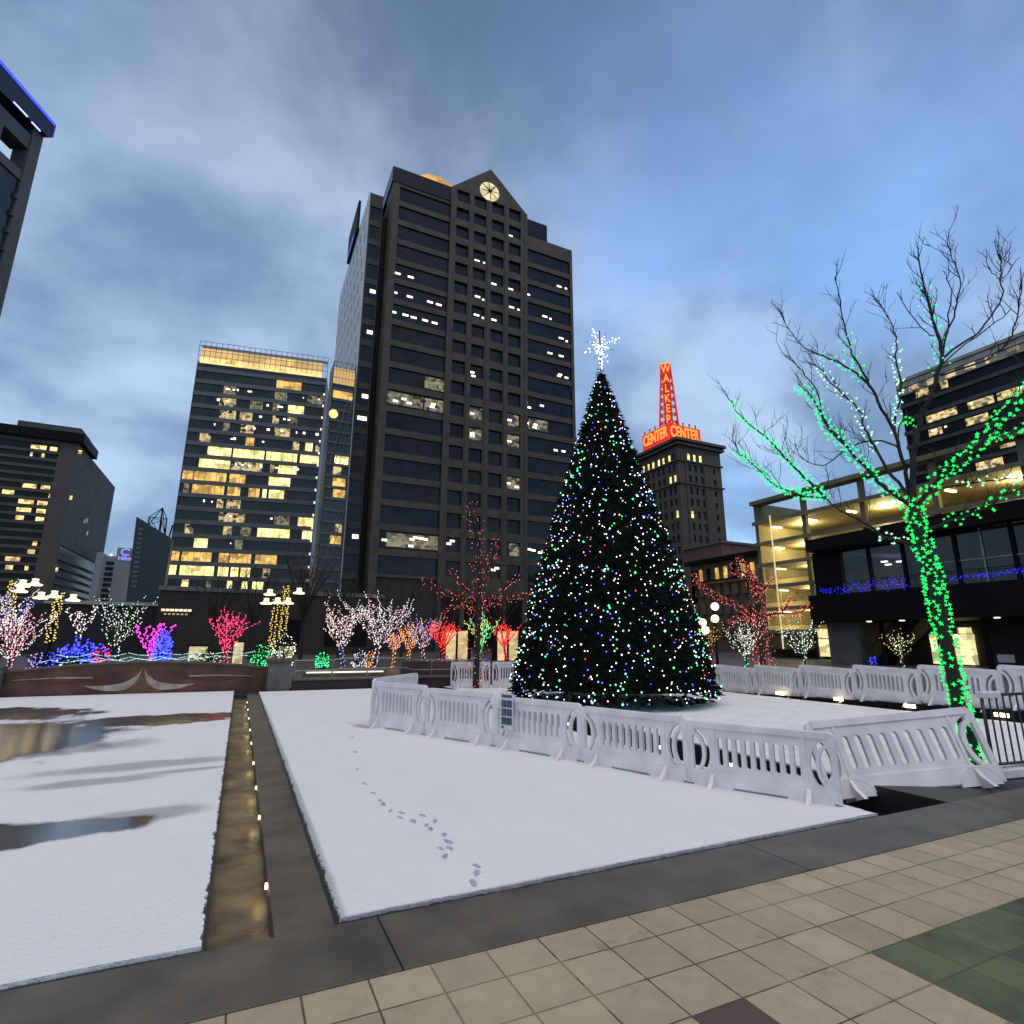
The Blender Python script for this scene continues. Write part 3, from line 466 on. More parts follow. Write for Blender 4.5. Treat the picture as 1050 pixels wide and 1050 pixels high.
for a, b, lab in near:
    L = hypot(b[0]-a[0], b[1]-a[1])
    if proto is None: proto = make_barricade(BL, BH, lab); o = proto
    else: o = copy_tree(proto); o['label'] = lab
    put(o, a, b, -0.012); o.scale = ((L+0.05)/BL, 1, {0: 0.98, 1: 0.93, 2: 0.89, 3: 0.85, 4: 0.82, 5: 0.78}[near.index((a, b, lab))])
o = make_barricade(2.06, 0.90, 'white barricade nearest the camera, tilted on the kerb before the green lit tree', True)
dA, dB = Vector((6.40, 4.80, -0.21)), Vector((8.20, 3.86, 0.0)); dx_ = (dB-dA).normalized(); ny = Vector((-dx_.y, dx_.x, 0)).normalized(); uz = dx_.cross(ny); al = radians(19)
M = Matrix((dx_, ny*cos(al)-uz*sin(al), uz*cos(al)+ny*sin(al))).transposed().to_4x4(); M.translation = dA; o.matrix_world = M
cl = thing('channel_lamps', 'warm lamps low in the far side of the black channel behind the barricades', 'light strip', (6.86, 4, -0.2))
for y in (4.95, 6.75, 8.3, 9.9, 11.5, 13.2): MB().box(6.845, 6.866, y-0.05, y+0.05, -0.21, -0.16).build('lamp', lampw, cl)
fl = ['first white barricade right of the Christmas tree on the black ramp wall', 'second white barricade right of the Christmas tree on the black ramp wall',
      'third white barricade right of the Christmas tree on the black ramp wall', 'fourth white barricade right of the Christmas tree, left of the green trunk',
      'white barricade on the black ramp wall hidden in part by the green trunk', 'farthest right white barricade on the black ramp wall']
y = 15.24
for lab in fl:
    o = copy_tree(proto); o['label'] = lab; y1 = y-1.66
    put(o, (15.18, y), (15.18, y1+0.03), ramp_z(y)-0.02, 0, atan2(ramp_z(y)-ramp_z(y1), 1.66)*-1); o.scale = (1, 1, 1); y = y1
for i, lab in enumerate(['white barricade at the back of the snow left of the red trunk', 'white barricade at the back of the snow between red trunk and Christmas tree']):
    o = copy_tree(proto); o['label'] = lab; put(o, (6.85+i*1.45, 19.45-0.35*i), (6.85+(i+1)*1.45-0.05, 19.45-0.35*(i+1)), -0.01); o.scale = (1.42/BL, 1, 1)
# notice fixed on the fourth panel
nb = thing('notice_board', 'white notice with six small dark pictures fixed on a barricade', 'notice', (4.2, 7.3, 0.5))
nb.rotation_euler = (0, 0, 0)
d = Vector((4.38-3.77, 7.02-8.50, 0)).normalized(); nrm = Vector((d.y, -d.x, 0)); nrm = -nrm if nrm.y > 0 else nrm
def on_panel(mb, c): 
    M = Matrix((d, Vector((0, 0, 1)), nrm)).transposed().to_4x4(); M.translation = Vector(c); return mb.xf(M)
cN = Vector((3.84, 8.33, 0.56))+nrm*0.075+d*0.12
on_panel(MB().box(-0.13, 0.13, -0.27, 0.27, 0, 0.006), cN).build('board', mat('notice_white', (0.6, 0.6, 0.62), 0.5, var=0.05), nb)
pm = mat('dark_photo_print', (0.05, 0.06, 0.09), 0.4, var=0.9, scale=14)
on_panel(MB().box(-0.105, 0.105, 0.205, 0.245, 0.008, 0.010), cN).build('heading_bar', pm, nb)
for i in range(2):
    for j in range(3): on_panel(MB().box(-0.108+i*0.112, -0.004+i*0.112, 0.06-j*0.125, 0.165-j*0.125, 0.008, 0.010), cN).build('picture', pm, nb)
on_panel(MB().box(-0.105, -0.06, -0.245, -0.215, 0.008, 0.010), cN).build('mark', pm, nb)
# steel crowd barrier behind the right end
sb = thing('crowd_barrier', 'dark steel bar barrier with a pale plastic foot beyond the nearest white barricade', 'barrier', (8.4, 4.05, 0))
p0, p1 = Vector((8.55, 4.12, 0)), Vector((10.8, 3.86, 0)); q = MB()
q.tube([p0+Vector((0, 0, 0.98)), p1+Vector((0, 0, 0.98))], 0.02); q.tube([p0+Vector((0, 0, 0.16)), p1+Vector((0, 0, 0.16))], 0.018)
for z in (p0, p1): q.tube([z+Vector((0, 0, 0.02)), z+Vector((0, 0, 0.98))], 0.02)
q.build('rail_frame', steel, sb, smooth=True); q = MB()
for i in range(1, 17): c = p0+(p1-p0)*(i/17); q.tube([c+Vector((0, 0, 0.16)), c+Vector((0, 0, 0.98))], 0.011, n=5)
q.build('bar_infill', steel, sb); dd = (p1-p0).normalized()
q = MB().box(0, 2.2, -0.06, 0.06, 0.0, 0.10); M = Matrix.Rotation(atan2(dd.y, dd.x), 4, 'Z'); M.translation = p0; q.xf(M).build('foot_rail', plastic, sb, bevel=0.01)
q = MB().box(-0.02, 0.30, -0.05, 0.05, 0.94, 1.02); q.xf(M).build('coupling', plastic, sb, bevel=0.01)

# ------------------------------------------------------------------ bridge wall with mural, pier, low wall, railing
mw = thing('mural_wall', 'low arched wall painted with a dark red mural of two pale curves', 'wall', (-2.6, 21, 0))
top = [(-5.95+6.85*i/20, 0.66+0.235*sin(pi*i/20)**0.9+0.03*i/20) for i in range(21)]
murm = mat('mural_dark_red', (0.085, 0.030, 0.017), 0.55, var=0.75, scale=1.3)
MB().prism([(-5.95, -0.06), (0.90, -0.06)]+top[::-1], 21.0, 21.35, 'xz').build('wall', murm, mw)
cp = MB()
for (x0, z0), (x1, z1) in zip(top, top[1:]): cp.prism([(x0, z0+0.002), (x1, z1+0.002), (x1, z1+0.062), (x0, z0+0.062)], 20.96, 21.39, 'xz')
cp.build('coping', mat('brown_coping', (0.10, 0.07, 0.045), 0.6), mw)
def ribbon(pts, w0, w1, yy, name, mt):
    n_ = len(pts); up_, dn = [], []
    for i, (x, z) in enumerate(pts):
        w = w0+(w1-w0)*i/(n_-1); up_.append((x, z+w/2)); dn.append((x, z-w/2))
    MB().prism(dn+up_[::-1], yy, yy+0.01, 'xz').build(name, mt, mw)
palem = mat('mural_pale', (0.30, 0.26, 0.21), 0.6, var=0.4, scale=3); orm = mat('mural_ochre', (0.13, 0.065, 0.025), 0.6, var=0.5, scale=2.5); crim = mat('mural_crimson', (0.09, 0.014, 0.012), 0.6, var=0.35, scale=1.2)
xc = -2.62
def smooth2(p):
    n_ = len(p); o = []
    for i in range(n_):
        for t in (0, 0.33, 0.66):
            a, b, c_, d_ = [Vector(p[(i+k) % n_]) for k in (-1, 0, 1, 2)]
            q = 0.5*((2*b)+(c_-a)*t+(2*a-5*b+4*c_-d_)*t*t+(3*b-a-3*c_+d_)*t**3); o.append((q.x, q.y))
    return o
MB().prism([(xc-0.62, 0.02), (xc+0.62, 0.02), (xc+0.06, 0.80), (xc-0.06, 0.80)], 20.985, 20.995, 'xz').build('painted_wedge', orm, mw)
for s in (-1, 1):
    ar = [(0.04, 0.70), (0.16, 0.53), (0.40, 0.37), (0.75, 0.285), (1.1, 0.262), (1.45, 0.27), (1.1, 0.155), (0.85, 0.11), (0.6, 0.10), (0.4, 0.14), (0.22, 0.26), (0.1, 0.44)]
    ar = [(xc+s*a_, b_) for a_, b_ in smooth2(ar)]
    MB().prism(ar if s > 0 else ar[::-1], 20.975, 20.983, 'xz').build('painted_curve', palem, mw)
    ribbon([(xc+s*(0.75+2.2*t), 0.58-0.16*sin(t*3.1)-0.1*t) for t in [i/14 for i in range(15)]], 0.10, 0.03, 20.985, 'painted_band', crim)
    ribbon([(xc+s*(1.25+1.9*t), 0.50+0.02*sin(t*4)-0.02*t) for t in [i/14 for i in range(15)]], 0.05, 0.015, 20.965, 'painted_streak', palem)
stone = mat('grey_brown_stone', (0.13, 0.12, 0.105), 0.75, var=0.25, scale=3, bump=0.3)
pr = thing('stone_pier', 'square stone pier with a brown cap at the right end of the mural wall', 'pier', (1.3, 20.85, 0))
MB().box(0.92, 1.62, 20.62, 21.32, -0.06, 0.92).build('shaft', stone, pr, bevel=0.015); MB().box(0.84, 1.70, 20.54, 21.40, 0.922, 1.03).build('cap', mat('brown_coping', (0.1, 0.07, 0.045)), pr, bevel=0.012)
pr2 = thing('stone_pier', 'grey stone pier at the left end of the mural wall', 'pier', (-6.4, 20.85, 0))
MB().box(-6.9, -5.96, 20.7, 21.3, -0.06, 0.78).build('shaft', stone, pr2, bevel=0.015); MB().box(-6.96, -5.955, 20.64, 21.36, 0.782, 0.86).build('cap', MATS['brown_coping'], pr2, bevel=0.012)
lw = thing('low_wall', 'low dark wall behind the snow between the stone pier and red lit tree', 'wall', (5, 20.9, 0))
MB().box(1.72, 10.5, 20.75, 21.05, -0.06, 0.30).build('wall', mat('dark_maroon_brick', (0.05, 0.028, 0.024), 0.7, var=0.4, scale=2), lw); MB().box(1.72, 10.5, 20.70, 21.1, 0.302, 0.37).build('coping', stone, lw)
MB().box(5.6, 10.4, 21.5, 21.8, -0.06, 0.86).build('back_wall', mat('maroon_wall', (0.09, 0.04, 0.035), 0.7, var=0.4, scale=1), lw)
rl = thing('steel_railing', 'grey tube railing on the low wall right of the stone pier', 'railing', (3.6, 20.9, 0.37)); q = MB()
for z in (0.60, 0.95): q.tube([(1.72, 20.9, z), (3.0, 20.9, z), (3.25, 20.9, z+0.06), (5.6, 20.9, z+0.06), (5.9, 20.9, z-0.02), (8.9, 20.9, z-0.02)], 0.025)
for x in (1.75, 3.0, 4.2, 5.4, 6.6, 7.8, 8.9): q.tube([(x, 20.9, 0.37), (x, 20.9, 0.98)], 0.025)
q.build('tube_frame', mat('grey_tube', (0.22, 0.22, 0.22), 0.4, 0.7), rl)
q = thing('bench_light', 'thin white light strip glowing under the railing by the pier', 'light strip', (3.2, 21.4, 0.6)); MB().box(2.2, 4.9, 21.4, 21.44, 0.50, 0.545).build('lamp_strip', glow('strip_white', (1, .85, .65), 1.6), q); MB().box(2.1, 5.0, 21.45, 21.8, -0.02, 0.6).build('bench', stone, q)
# ================================================================== buildings
def frame_M(origin, ux, uy):
    """local (u along front, v into depth, z up) -> world"""
    U = Vector((ux, uy, 0)).normalized(); V = Vector((-U.y, U.x, 0))
    M = Matrix((U, V, Vector((0, 0, 1)))).transposed().to_4x4(); M.translation = Vector((origin[0], origin[1], 0)); return M
# ---- the tall granite tower
tw = thing('office_tower', 'tallest dark brown granite tower with a gable and round lit clock', 'office tower', (37, 91, 0))
fl = lambda k: 86.0-4.24*k
body = MB().box(17.6, 57.6, 91.75, 131, 0, 86.6).box(13.86, 16.4, 94.45, 131, 0, 86.6).box(16.4, 17.6, 96.5, 131, 0, 84)
body.build('body', mat('tower_core', (0.02, 0.018, 0.017), 0.7, var=0.2), tw)
fr = MB()
# side bays: spandrel bands and edge piers
for x0, x1, top in ((18.9, 29.2, 88.2), (46.4, 57.0, 86.6)):
    zs = sorted([fl(k) for k in range(0 if x0 < 20 else 1, 18)])
    prev = 11.9
    for z in zs:
        fr.box(x0, x1, 91.3, 91.75, prev, z-1.55); prev = z+1.55
    fr.box(x0, x1, 91.3, 91.75, prev, top)
fr.box(17.6, 18.897, 91.25, 91.747, 0, 88.2); fr.box(57.003, 57.65, 91.25, 91.747, 0, 86.6)
fr.box(17.55, 17.597, 91.3, 96.4, 0, 88.2)
fr.build('granite_front', granite, tw)
# gabled centre bay
gb = MB(); gb.box(29.203, 46.397, 91.2, 91.74, 11.9, 11.95)
cols = [(30.45, 33.15), (34.25, 36.95), (38.2, 40.95), (42.1, 44.9)]
holes = []
for k in range(-1, 18):
    for i, (a, b) in enumerate(cols):
        z = fl(k)
        holes.append([(a, z-1.35), (b, z-1.35), (b, z+1.35), (a, z+1.35)])
gb = MB().prism([(29.203, 0), (46.397, 0), (46.397, 91.4), (37.8, 99.5), (29.203, 91.6)], 91.05, 91.74, 'xz', holes=holes+[[(30.0, 0.5), (33.4, 0.5), (33.4, 9), (30.0, 9)], [(34.2, 0.5), (37.2, 0.5), (37.2, 9), (34.2, 9)], [(38.2, 0.5), (41.2, 0.5), (41.2, 9), (38.2, 9)], [(42, .5), (45.4, .5), (45.4, 9), (42, 9)]])
for x in (33.7, 37.55, 41.5): gb.box(x-0.28, x+0.28, 90.9, 91.05, 11, 92.2)
gb.box(29.21, 29.8, 90.93, 91.05, 0, 91.5); gb.box(45.8, 46.39, 90.93, 91.05, 0, 91.5)
gb.build('gable_front', granite, tw)
MB().prism([(29.3, 90), (46.3, 90), (46.3, 91.3), (37.8, 99.3), (29.3, 91.5)], 91.76, 104, 'xz').build('gable_roof', navycrown, tw)
MB().box(17.3, 29.15, 91.15, 104, 88.25, 91.6).box(46.45, 51.4, 91.3, 104, 86.65, 90.7).build('crown', navycrown, tw)
# clock
ck = MB().lathe([(0.0, 0), (2.15, 0), (2.15, 0.25), (0, 0.25)], n=32); ck.xf(Matrix.Translation((37.5, 91.03, 93.6)) @ Matrix.Rotation(pi/2, 4, 'X'))
clk = ck.build('clock', room('clock_face', (1.0, 0.86, 0.48), 0.95, scale=0.5, lo=0.7), tw)
hd = MB()
for k in range(8):
    t = 2*pi*k/8+0.12; e = MB().box(0.25, 2.1, -0.07, 0.07, 0, 0.06); e.xf(Matrix.Translation((37.5, 90.76, 93.6)) @ Matrix.Rotation(pi/2, 4, 'X') @ Matrix.Rotation(t, 4, 'Z')); hd.add(e.v, e.f)
for t, L in ((0.9, 1.7), (2.5, 1.2)):
    e = MB().box(-0.2, L, -0.13, 0.13, 0, 0.05); e.xf(Matrix.Translation((37.5, 90.68, 93.6)) @ Matrix.Rotation(pi/2, 4, 'X') @ Matrix.Rotation(t, 4, 'Z')); hd.add(e.v, e.f)
hub = MB().lathe([(0.0, 0), (0.45, 0), (0.45, 0.1), (0, 0.1)], n=12); hub.xf(Matrix.Translation((37.5, 90.72, 93.6)) @ Matrix.Rotation(pi/2, 4, 'X')); hd.add(hub.v, hub.f)
hd.build('clock_spokes', black, clk)
MB().prism([(22, 91), (23.5, 99.6), (27, 101.7), (30.5, 101.6), (33.4, 100.4), (36, 97), (36, 91)], 100, 110, 'xz').build('lit_penthouse', room('floodlit_gold', (1.0, 0.55, 0.12), 0.9, scale=0.3, lo=0.6), tw)  # floodlighting on the gold roof is put in as emission
# left return: dark glazed strip, pale side with punched windows, roof sign
nf = MB(); prev = 0
for k in range(19, 0, -1):
    z = fl(k)+0.4; nf.box(14.1, 16.2, 94.2, 94.44, prev, z-1.5); prev = z+1.5
nf.box(14.1, 16.2, 94.2, 94.44, prev, 86.6); nf.box(13.86, 14.097, 94.15, 94.44, 0, 86.6); nf.box(16.203, 16.4, 94.15, 94.44, 0, 86.6)
nf.build('return_front', mat('dark_granite', (0.05, 0.042, 0.036), 0.7, var=0.2), tw)
MB().box(13.70, 13.855, 94.16, 131, 0, 86.6).build('pale_side', granite_pale, tw)
sw = MB()
for k in range(1, 19):
    for j in range(9):
        y = 96.2+3.9*j+(1.9 if k % 2 else 0); sw.box(13.66, 13.698, y-0.55, y+0.55, fl(k)-0.7, fl(k)+0.9)
tag(sw.build('side_window', navyglass, tw), kind='stuff')
MB().box(13.1, 13.6, 104.5, 117, 86.0, 93.0).build('roof_sign', black, tw)
MB().box(13.05, 13.095, 108, 116, 86.3, 87.6).build('sign_light', glow('blue_sign_light', (0.10, 0.14, 0.9), 0.55), tw)
# windows of the front
rooms = TOWER_ROOMS; panes = []; lit = []; warm = []
for k in range(0, 18):
    z = fl(k)
    panes.append(MB().box(18.91, 29.19, 91.60, 91.64, z-1.54, z+1.54))
    if k: panes.append(MB().box(46.41, 56.99, 91.60, 91.64, z-1.54, z+1.54))
for k in range(-1, 18):
    for i, (a, b) in enumerate(cols):
        z = fl(k); panes.append(MB().box(a+0.01, b-0.01, 91.55, 91.59, z-1.34, z+1.34))
emit_parts('window', panes, navyglass, tw)
for k in range(1, 18): MB().box(14.12, 16.19, 94.36, 94.40, fl(k)+0.4-1.49, fl(k)+0.4+1.49).build('return_window', navyglass, tw)
for x, z, w in rooms:
    k = round((86-z)/4.24); zc = fl(k)
    MB().box(x-w/2, x+w/2, 91.50, 91.54, zc-1.1, zc+1.2).build('lit_room', dim_room, tw)
for w, x, z in TOWER_LIGHTS:
    zc = fl(round((86-z)/4.24)); z = max(zc-0.9, min(zc+0.85, z)); MB().box(x-w/2, x+w/2, 91.44, 91.49, z-0.17, z+0.19).build('ceiling_light', spot, tw)
for x, z in NOTCH_LIGHTS: x = max(14.7, min(15.6, x)); z = fl(round((86-z)/4.24))+0.6; MB().box(x-0.5, x+0.5, 94.28, 94.34, z-0.35, z+0.35).build('ceiling_light', spot, tw)
for x in (31.7, 35.7, 39.7, 43.7): MB().box(x-1.4, x+1.4, 91.5, 91.54, 1, 8.5).build('lobby_window', black, tw)

# ---- glass office building behind
gM = frame_M((-18.4, 161.2), 33.0, -5.6); GW = 33.47
go = thing('glass_office', 'pale banded glass office block with a glowing orange crown and many lit floors', 'office building', (-2, 160, 0))
greenglass = mat('green_grey_glass', (0.035, 0.042, 0.045), 0.22, var=0.5, scale=0.25, spec=0.4)
spand = mat('grey_spandrel', (0.13, 0.135, 0.135), 0.5, var=0.12, scale=0.3)
MB().box(0.15, GW-0.15, 0.3, 30, 0, 75.3).xf(gM).build('body', greenglass, go)
sp = MB(); row = lambda k: 71.7-3.53*(k-1)
for k in range(0, 19): z = row(k)-1.77; sp.box(0, GW, 0, 0.29, z-0.55, z+0.55)
sp.box(0, 0.15, 0.03, 30, 0, 75.9); sp.box(GW-0.15, GW, 0.03, 30, 0, 75.9); sp.xf(gM).build('floor_band', spand, go)
mu = MB()
for i in range(1, 24): mu.box(i*GW/24-0.04, i*GW/24+0.04, 0.10, 0.29, 8, 74.2)
mu.xf(gM).build('mullion', mat('grey_mullion', (0.10, 0.105, 0.11), 0.5), go)
cg = MB()
for i in range(0, 25): cg.box(i*GW/24-0.05, i*GW/24+0.05, 0.0, 0.12, 75.92, 81.7)
for z in (77.4, 78.9, 80.3, 81.65): cg.box(0.06, GW-0.06, 0.02, 0.10, z-0.05, z+0.05)
cg.xf(gM).build('crown_grid', mat('crown_frame', (0.08, 0.07, 0.06), 0.5), go)
MB().box(0.3, GW-1.6, 1.6, 1.8, 75.9, 80.4).xf(gM).build('crown_glow', room('orange_crown', (1.0, 0.64, 0.24), 1.15, scale=0.22, lo=0.55), go)
MB().box(0.3, GW-1.6, 1.2, 1.4, 75.9, 77.5).xf(gM).build('crown_lamp', room('crown_lamp_gold', (1.0, 0.70, 0.25), 1.5, scale=0.35, lo=0.5), go)
mg = mat('pale_screen_glass', (0.30, 0.32, 0.34), 0.25, var=0.1); MB().box(0.1, GW-0.1, 2.0, 2.1, 80.5, 81.5).xf(gM).build('screen', mg, go)
lits = {0: dim_room, 1: room('speckled_office', (1.0, 0.78, 0.36), 0.8, scale=1.0, lo=0.0), 2: orange_room, 3: yellow_room}
lp = {}
for k, u0, u1, s in OFFICE_LIT: lp.setdefault(s, []).append(MB().box(max(0.2, u0), min(GW-0.2, u1), 0.14, 0.24, row(k)-1.2, row(k)+1.15).xf(gM))
for s, l in lp.items():
    for mb in l: mb.build('lit_window', lits[s], go)
rg = random.Random(11)
for i in range(46):
    k = rg.choice([2, 2, 3, 3, 4, 4, 5, 5, 6, 8, 11, 12, 13, 14]); x = rg.uniform(6, GW-1.5); w = rg.uniform(0.2, 0.7)
    MB().box(x, x+w, 0.07, 0.13, row(k)+0.1, row(k)+rg.uniform(0.4, 0.8)).xf(gM).build('desk_light', spot, go)
for k in range(1, 17): MB().box(GW-0.5, GW-0.16, -0.12, -0.02, row(k)-1.9, row(k)-1.3).xf(gM).build('edge_light', glow('edge_lamp', (1.0, .92, .6), 1.6), go)
# ---- narrow lit annex before the tower's side
an = thing('glass_annex', 'narrow glass slab with lit orange top between the glass block and the tower', 'annex', (11.4, 94, 0))
MB().box(9.7, 13.3, 92.2, 97, 0, 44.6).build('body', greenglass, an); q = MB(); ar = lambda k: 42.6-1.93*(k-1)
for k in range(0, 22): q.box(9.6, 13.35, 92.0, 92.19, ar(k)-1.15, ar(k)-0.75)
for x in (9.6, 13.25): q.box(x, x+0.1, 92.0, 97, 0.1, 48.6)
q.build('floor_band', mat('dim_spandrel', (0.08, 0.08, 0.08), 0.5), an)
q = MB()
for i in range(8): q.box(9.6+i*0.53, 9.64+i*0.53, 91.9, 91.98, 44.2, 48.6)
for z in (45.6, 47.1, 48.55): q.box(9.6, 13.34, 91.9, 91.97, z, z+0.06)
q.build('crown_grid', MATS['crown_frame'], an)
MB().box(9.72, 13.24, 92.3, 92.4, 44.7, 47.6).build('crown_glow', MATS['orange_crown'], an)
for k, a, b, mt in ((1, 9.9, 13.1, 'orange_office'), (7, 11.0, 13.2, 'yellow_office'), (8, 10.9, 12.2, 'speckled_office'), (9, 11.0, 13.0, 'orange_office'), (10, 11.2, 13.1, 'orange_office'), (14, 11.3, 13, 'orange_office'), (13, 12, 13, 'speckled_office')):
    MB().box(a, b, 92.06, 92.12, ar(k)-0.65, ar(k)+0.7).build('lit_window', MATS[mt], an)
q = MB()  # diagonal rods imitate lines mirrored in the glass
for x in (10.2, 11.0, 11.8): q.tube([(x, 91.85, 30), (x+2.2 if x < 11.1 else 13.2, 91.85, 42.5)], 0.06, n=4)
q.tube([(10.6, 91.85, 14), (13.0, 91.85, 25)], 0.06, n=4); q.tube([(11.4, 91.85, 14), (13.2, 91.85, 23)], 0.06, n=4)
q.build('mirrored_line', spand, an); MB().ball((10.2, 91.9, 38.9), 0.75).build('lamp', glow('yellow_ball', (1, .82, .3), 1.3), an)

# ---- hotel on the left (set at 1.6 x)
S = 1.6; hz = lambda z: 1.6+(z-1.6)*S
ho = thing('banded_hotel', 'dark broad high-rise at the left edge with horizontal window bands and flat cap', 'high-rise', (-90, 270, 0))
hwall = mat('hotel_concrete', (0.085, 0.075, 0.062), 0.75, var=0.15, scale=0.2); hdark = mat('hotel_dark_glass', (0.010, 0.010, 0.012), 0.3, var=0.3, scale=0.2, spec=0.25)
X0, X1, Y0, Y1 = -140, -41.6*S, 166*S, 211*S
MB().box(X0, X1-0.5, Y0+0.5, Y1, 0, hz(49.6)).build('body', hdark, ho)
q = MB(); r1_ = lambda k: 47.45-1.97*k
for k in range(0, 24): z = hz(r1_(k)-0.98); q.box(X0, X1-6.0, Y0, Y0+0.49, z-0.55, z+0.55)
q.box(X0, X1-6.0, Y0-0.05, Y0+0.48, hz(48.55), hz(49.6)); q.box(X1-5.997, X1, Y0-0.1, Y0+0.6, 0, hz(49.6))
q.build('front_band', hwall, ho); q = MB().box(X1-0.49, X1-0.02, Y0+0.61, Y1, hz(24), hz(49.5))
for k in range(13, 24): z = hz(r1_(k)-0.98); q.box(X1-0.49, X1-0.02, Y0+0.61, Y1, z-0.5, z+0.5)
for j in range(24): y = Y0+2+j*2.9; q.box(X1-0.03, X1+0.06, y, y+0.25, hz(24), hz(49.4))
q.build('side_wall', mat('hotel_side', (0.075, 0.068, 0.062), 0.75, var=0.25, scale=0.4), ho)
MB().box(X0, X1+1.6, Y0-1.6, Y0+22, hz(49.62), hz(52.0)).build('roof_cap', black, ho)
MB().box(-88, X1-1.0, Y0+3, Y0+18, hz(52.01), hz(54.2)).build('penthouse', mat('hotel_penthouse', (0.06, 0.055, 0.05), 0.7), ho)
for a, b, z in HOTEL_LIT:
    k = round((47.45-z)/1.97); zc = hz(r1_(k)); MB().box(a*S, b*S, Y0+0.2, Y0+0.3, zc-0.8, zc+0.8).build('lit_window', warm_room, ho)
for y, z in ((Y0+26, 33), (Y0+34, 30.5), (Y0+30, 33.6)): MB().box(X1+0.01, X1+0.08, y, y+2.2, hz(z)-0.9, hz(z)+0.9).build('lit_window', dim_room, ho)
# ---- pale distant hotel with a blue sign
wb = thing('pale_hotel', 'small distant pale block with a blue lit sign on top', 'building', (-54, 300, 0))
pale = mat('pale_concrete', (0.33, 0.33, 0.32), 0.8, var=0.12, scale=0.1)
q = MB().box(-59.2, -54.3, 300, 320, 0, 38.2).box(-54.3, -46.0, 299.9, 320, 0, 42.2); q.build('wall', pale, wb)
for k in range(8): MB().box(-57.6+0.0*k, -54.6, 299.85, 299.96, 34.2-2.4*k, 35.7-2.4*k).build('window_band', hdark, wb)
MB().box(-61.5, -59.2, 299, 320, 0, 39.5).build('pilaster', mat('light_pilaster', (0.5, 0.5, 0.52), 0.7, var=0.1), wb)
blue = glow('blue_letters', (0.30, 0.32, 1.0), 1.2); tm = text_mesh('Hilton', 2.5, 0.1); tm.xf(UP((-50.4, 299.6, 37.4), (1, 0, 0))).build('lettering', blue, wb)
q = MB().tube([(-50.9+1.7*cos(t), 299.6, 40.3+1.4*sin(t)) for t in [0.6+i*0.35 for i in range(15)]], 0.28, n=6); q.build('sign_ring', blue, wb)
MB().ball((-56.3, 299.6, 38.7), 0.5).build('roof_lamp', glow('lamp_white', (1, 1, .95), 2.0), wb)
# ---- dark slanted sign tower with a truss crown
bl = thing('slanted_sign_tower', 'black blade shaped sign tower with slanted top and open truss crown', 'sign tower', (-14, 100, 0))
tealm = mat('dark_teal_panel', (0.008, 0.020, 0.026), 0.35, var=0.4, scale=0.15)
MB().prism([(-15.8, 0), (-11.5, 0), (-11.37, 17.1), (-16.4, 20.1)], 100, 103, 'xz').build('panel', tealm, bl)
q = MB()  # slats added in place of the sign's unreadable vertical lettering
for i in range(13): z = 9.3+i*0.72; q.box(-15.75-0.02*i+0.1, -15.0-0.02*i, 99.9, 99.98, z, z+0.40)
q.build('lettering_slats', mat('dim_grey_slat', (0.085, 0.085, 0.09), 0.5), bl)
q = MB(); tp = (-13.38, 101.5, 22.1); bs = [(-14.85, 100.6, 20.3), (-12.5, 100.6, 20.3), (-13.4, 102.6, 20.3)]; lo_ = [(-14.8, 100.6, 19.0), (-12.4, 100.6, 17.5), (-13.4, 102.6, 18)]
for i in range(3):
    q.tube([bs[i], tp], 0.06, n=5); q.tube([bs[i], bs[(i+1) % 3]], 0.05, n=5); q.tube([lo_[i], bs[i]], 0.11, n=5); q.tube([lo_[i], bs[(i+1) % 3]], 0.05, n=5); q.tube([lo_[i], tp], 0.07, n=5)
q.tube([(-13.38, 101.5, 17.8), tp], 0.10, n=5); q.tube([(-11.9, 101, 17.2), (-11.6, 101, 19.4)], 0.12, n=5); q.build('truss_crown', black, bl)
# ---- left tower with blue roof
lM = frame_M((-48.72, 130.83), 0.445, 0.8955)
lt = thing('blue_crown_tower', 'dark tower cut by the left edge with blue lit sloping roof edge', 'office tower', (-55, 120, 0))
ltw = mat('taupe_stone', (0.085, 0.077, 0.074), 0.7, var=0.15, scale=0.3)
LM = lambda mb: mb.xf(lM)
LM(MB().box(-24, -2.6, 0.5, 22, 0, 92.5)).build('body', mat('teal_black_glass', (0.012, 0.02, 0.026), 0.25, var=0.4, scale=0.2), lt)
q = MB().box(-2.6, -0.3, 0.0, 3.5, 0, 105.6).box(-24, -2.61, 0.2, 4, 92.51, 94.6).box(-24, -2.61, 0.2, 4, 100.2, 103.5).box(-9.6, -8.2, 0.1, 3.5, 94.6, 100.2).box(-2.61, -0.29, 19, 22, 92.5, 105).box(-16, -14.6, 0.1, 3.5, 94.6, 100.2)
LM(q).build('pillar', ltw, lt)
for z in range(60, 92, 4): LM(MB().box(-2.9, -2.4, -0.15, 0.5, z, z+1.2)).build('stone_stud', ltw, lt)
LM(MB().tube([(-7.5, 2, 95.8), (-3.0, 2, 95)], 0.07, n=5)).build('stay_wire', black, lt)
LM(MB().prism([(-26, 103.6), (-0.3, 105.7), (0.35, 106.4), (0.35, 109.6), (-26, 110.6)], -1.0, 21, 'xz')).build('roof_slab', mat('black_blue_slab', (0.008, 0.008, 0.02), 0.4), lt)
bl1 = glow('blue_edge_neon', (0.05, 0.09, 1.0), 1.5); bl2 = glow('blue_soffit_lamp', (0.35, 0.45, 1.0), 2.2)
LM(MB().prism([(-26, 110.3), (0.35, 109.35), (0.35, 109.75), (-26, 110.9)], -1.35, -1.02, 'xz')).build('edge_light', bl1, lt)
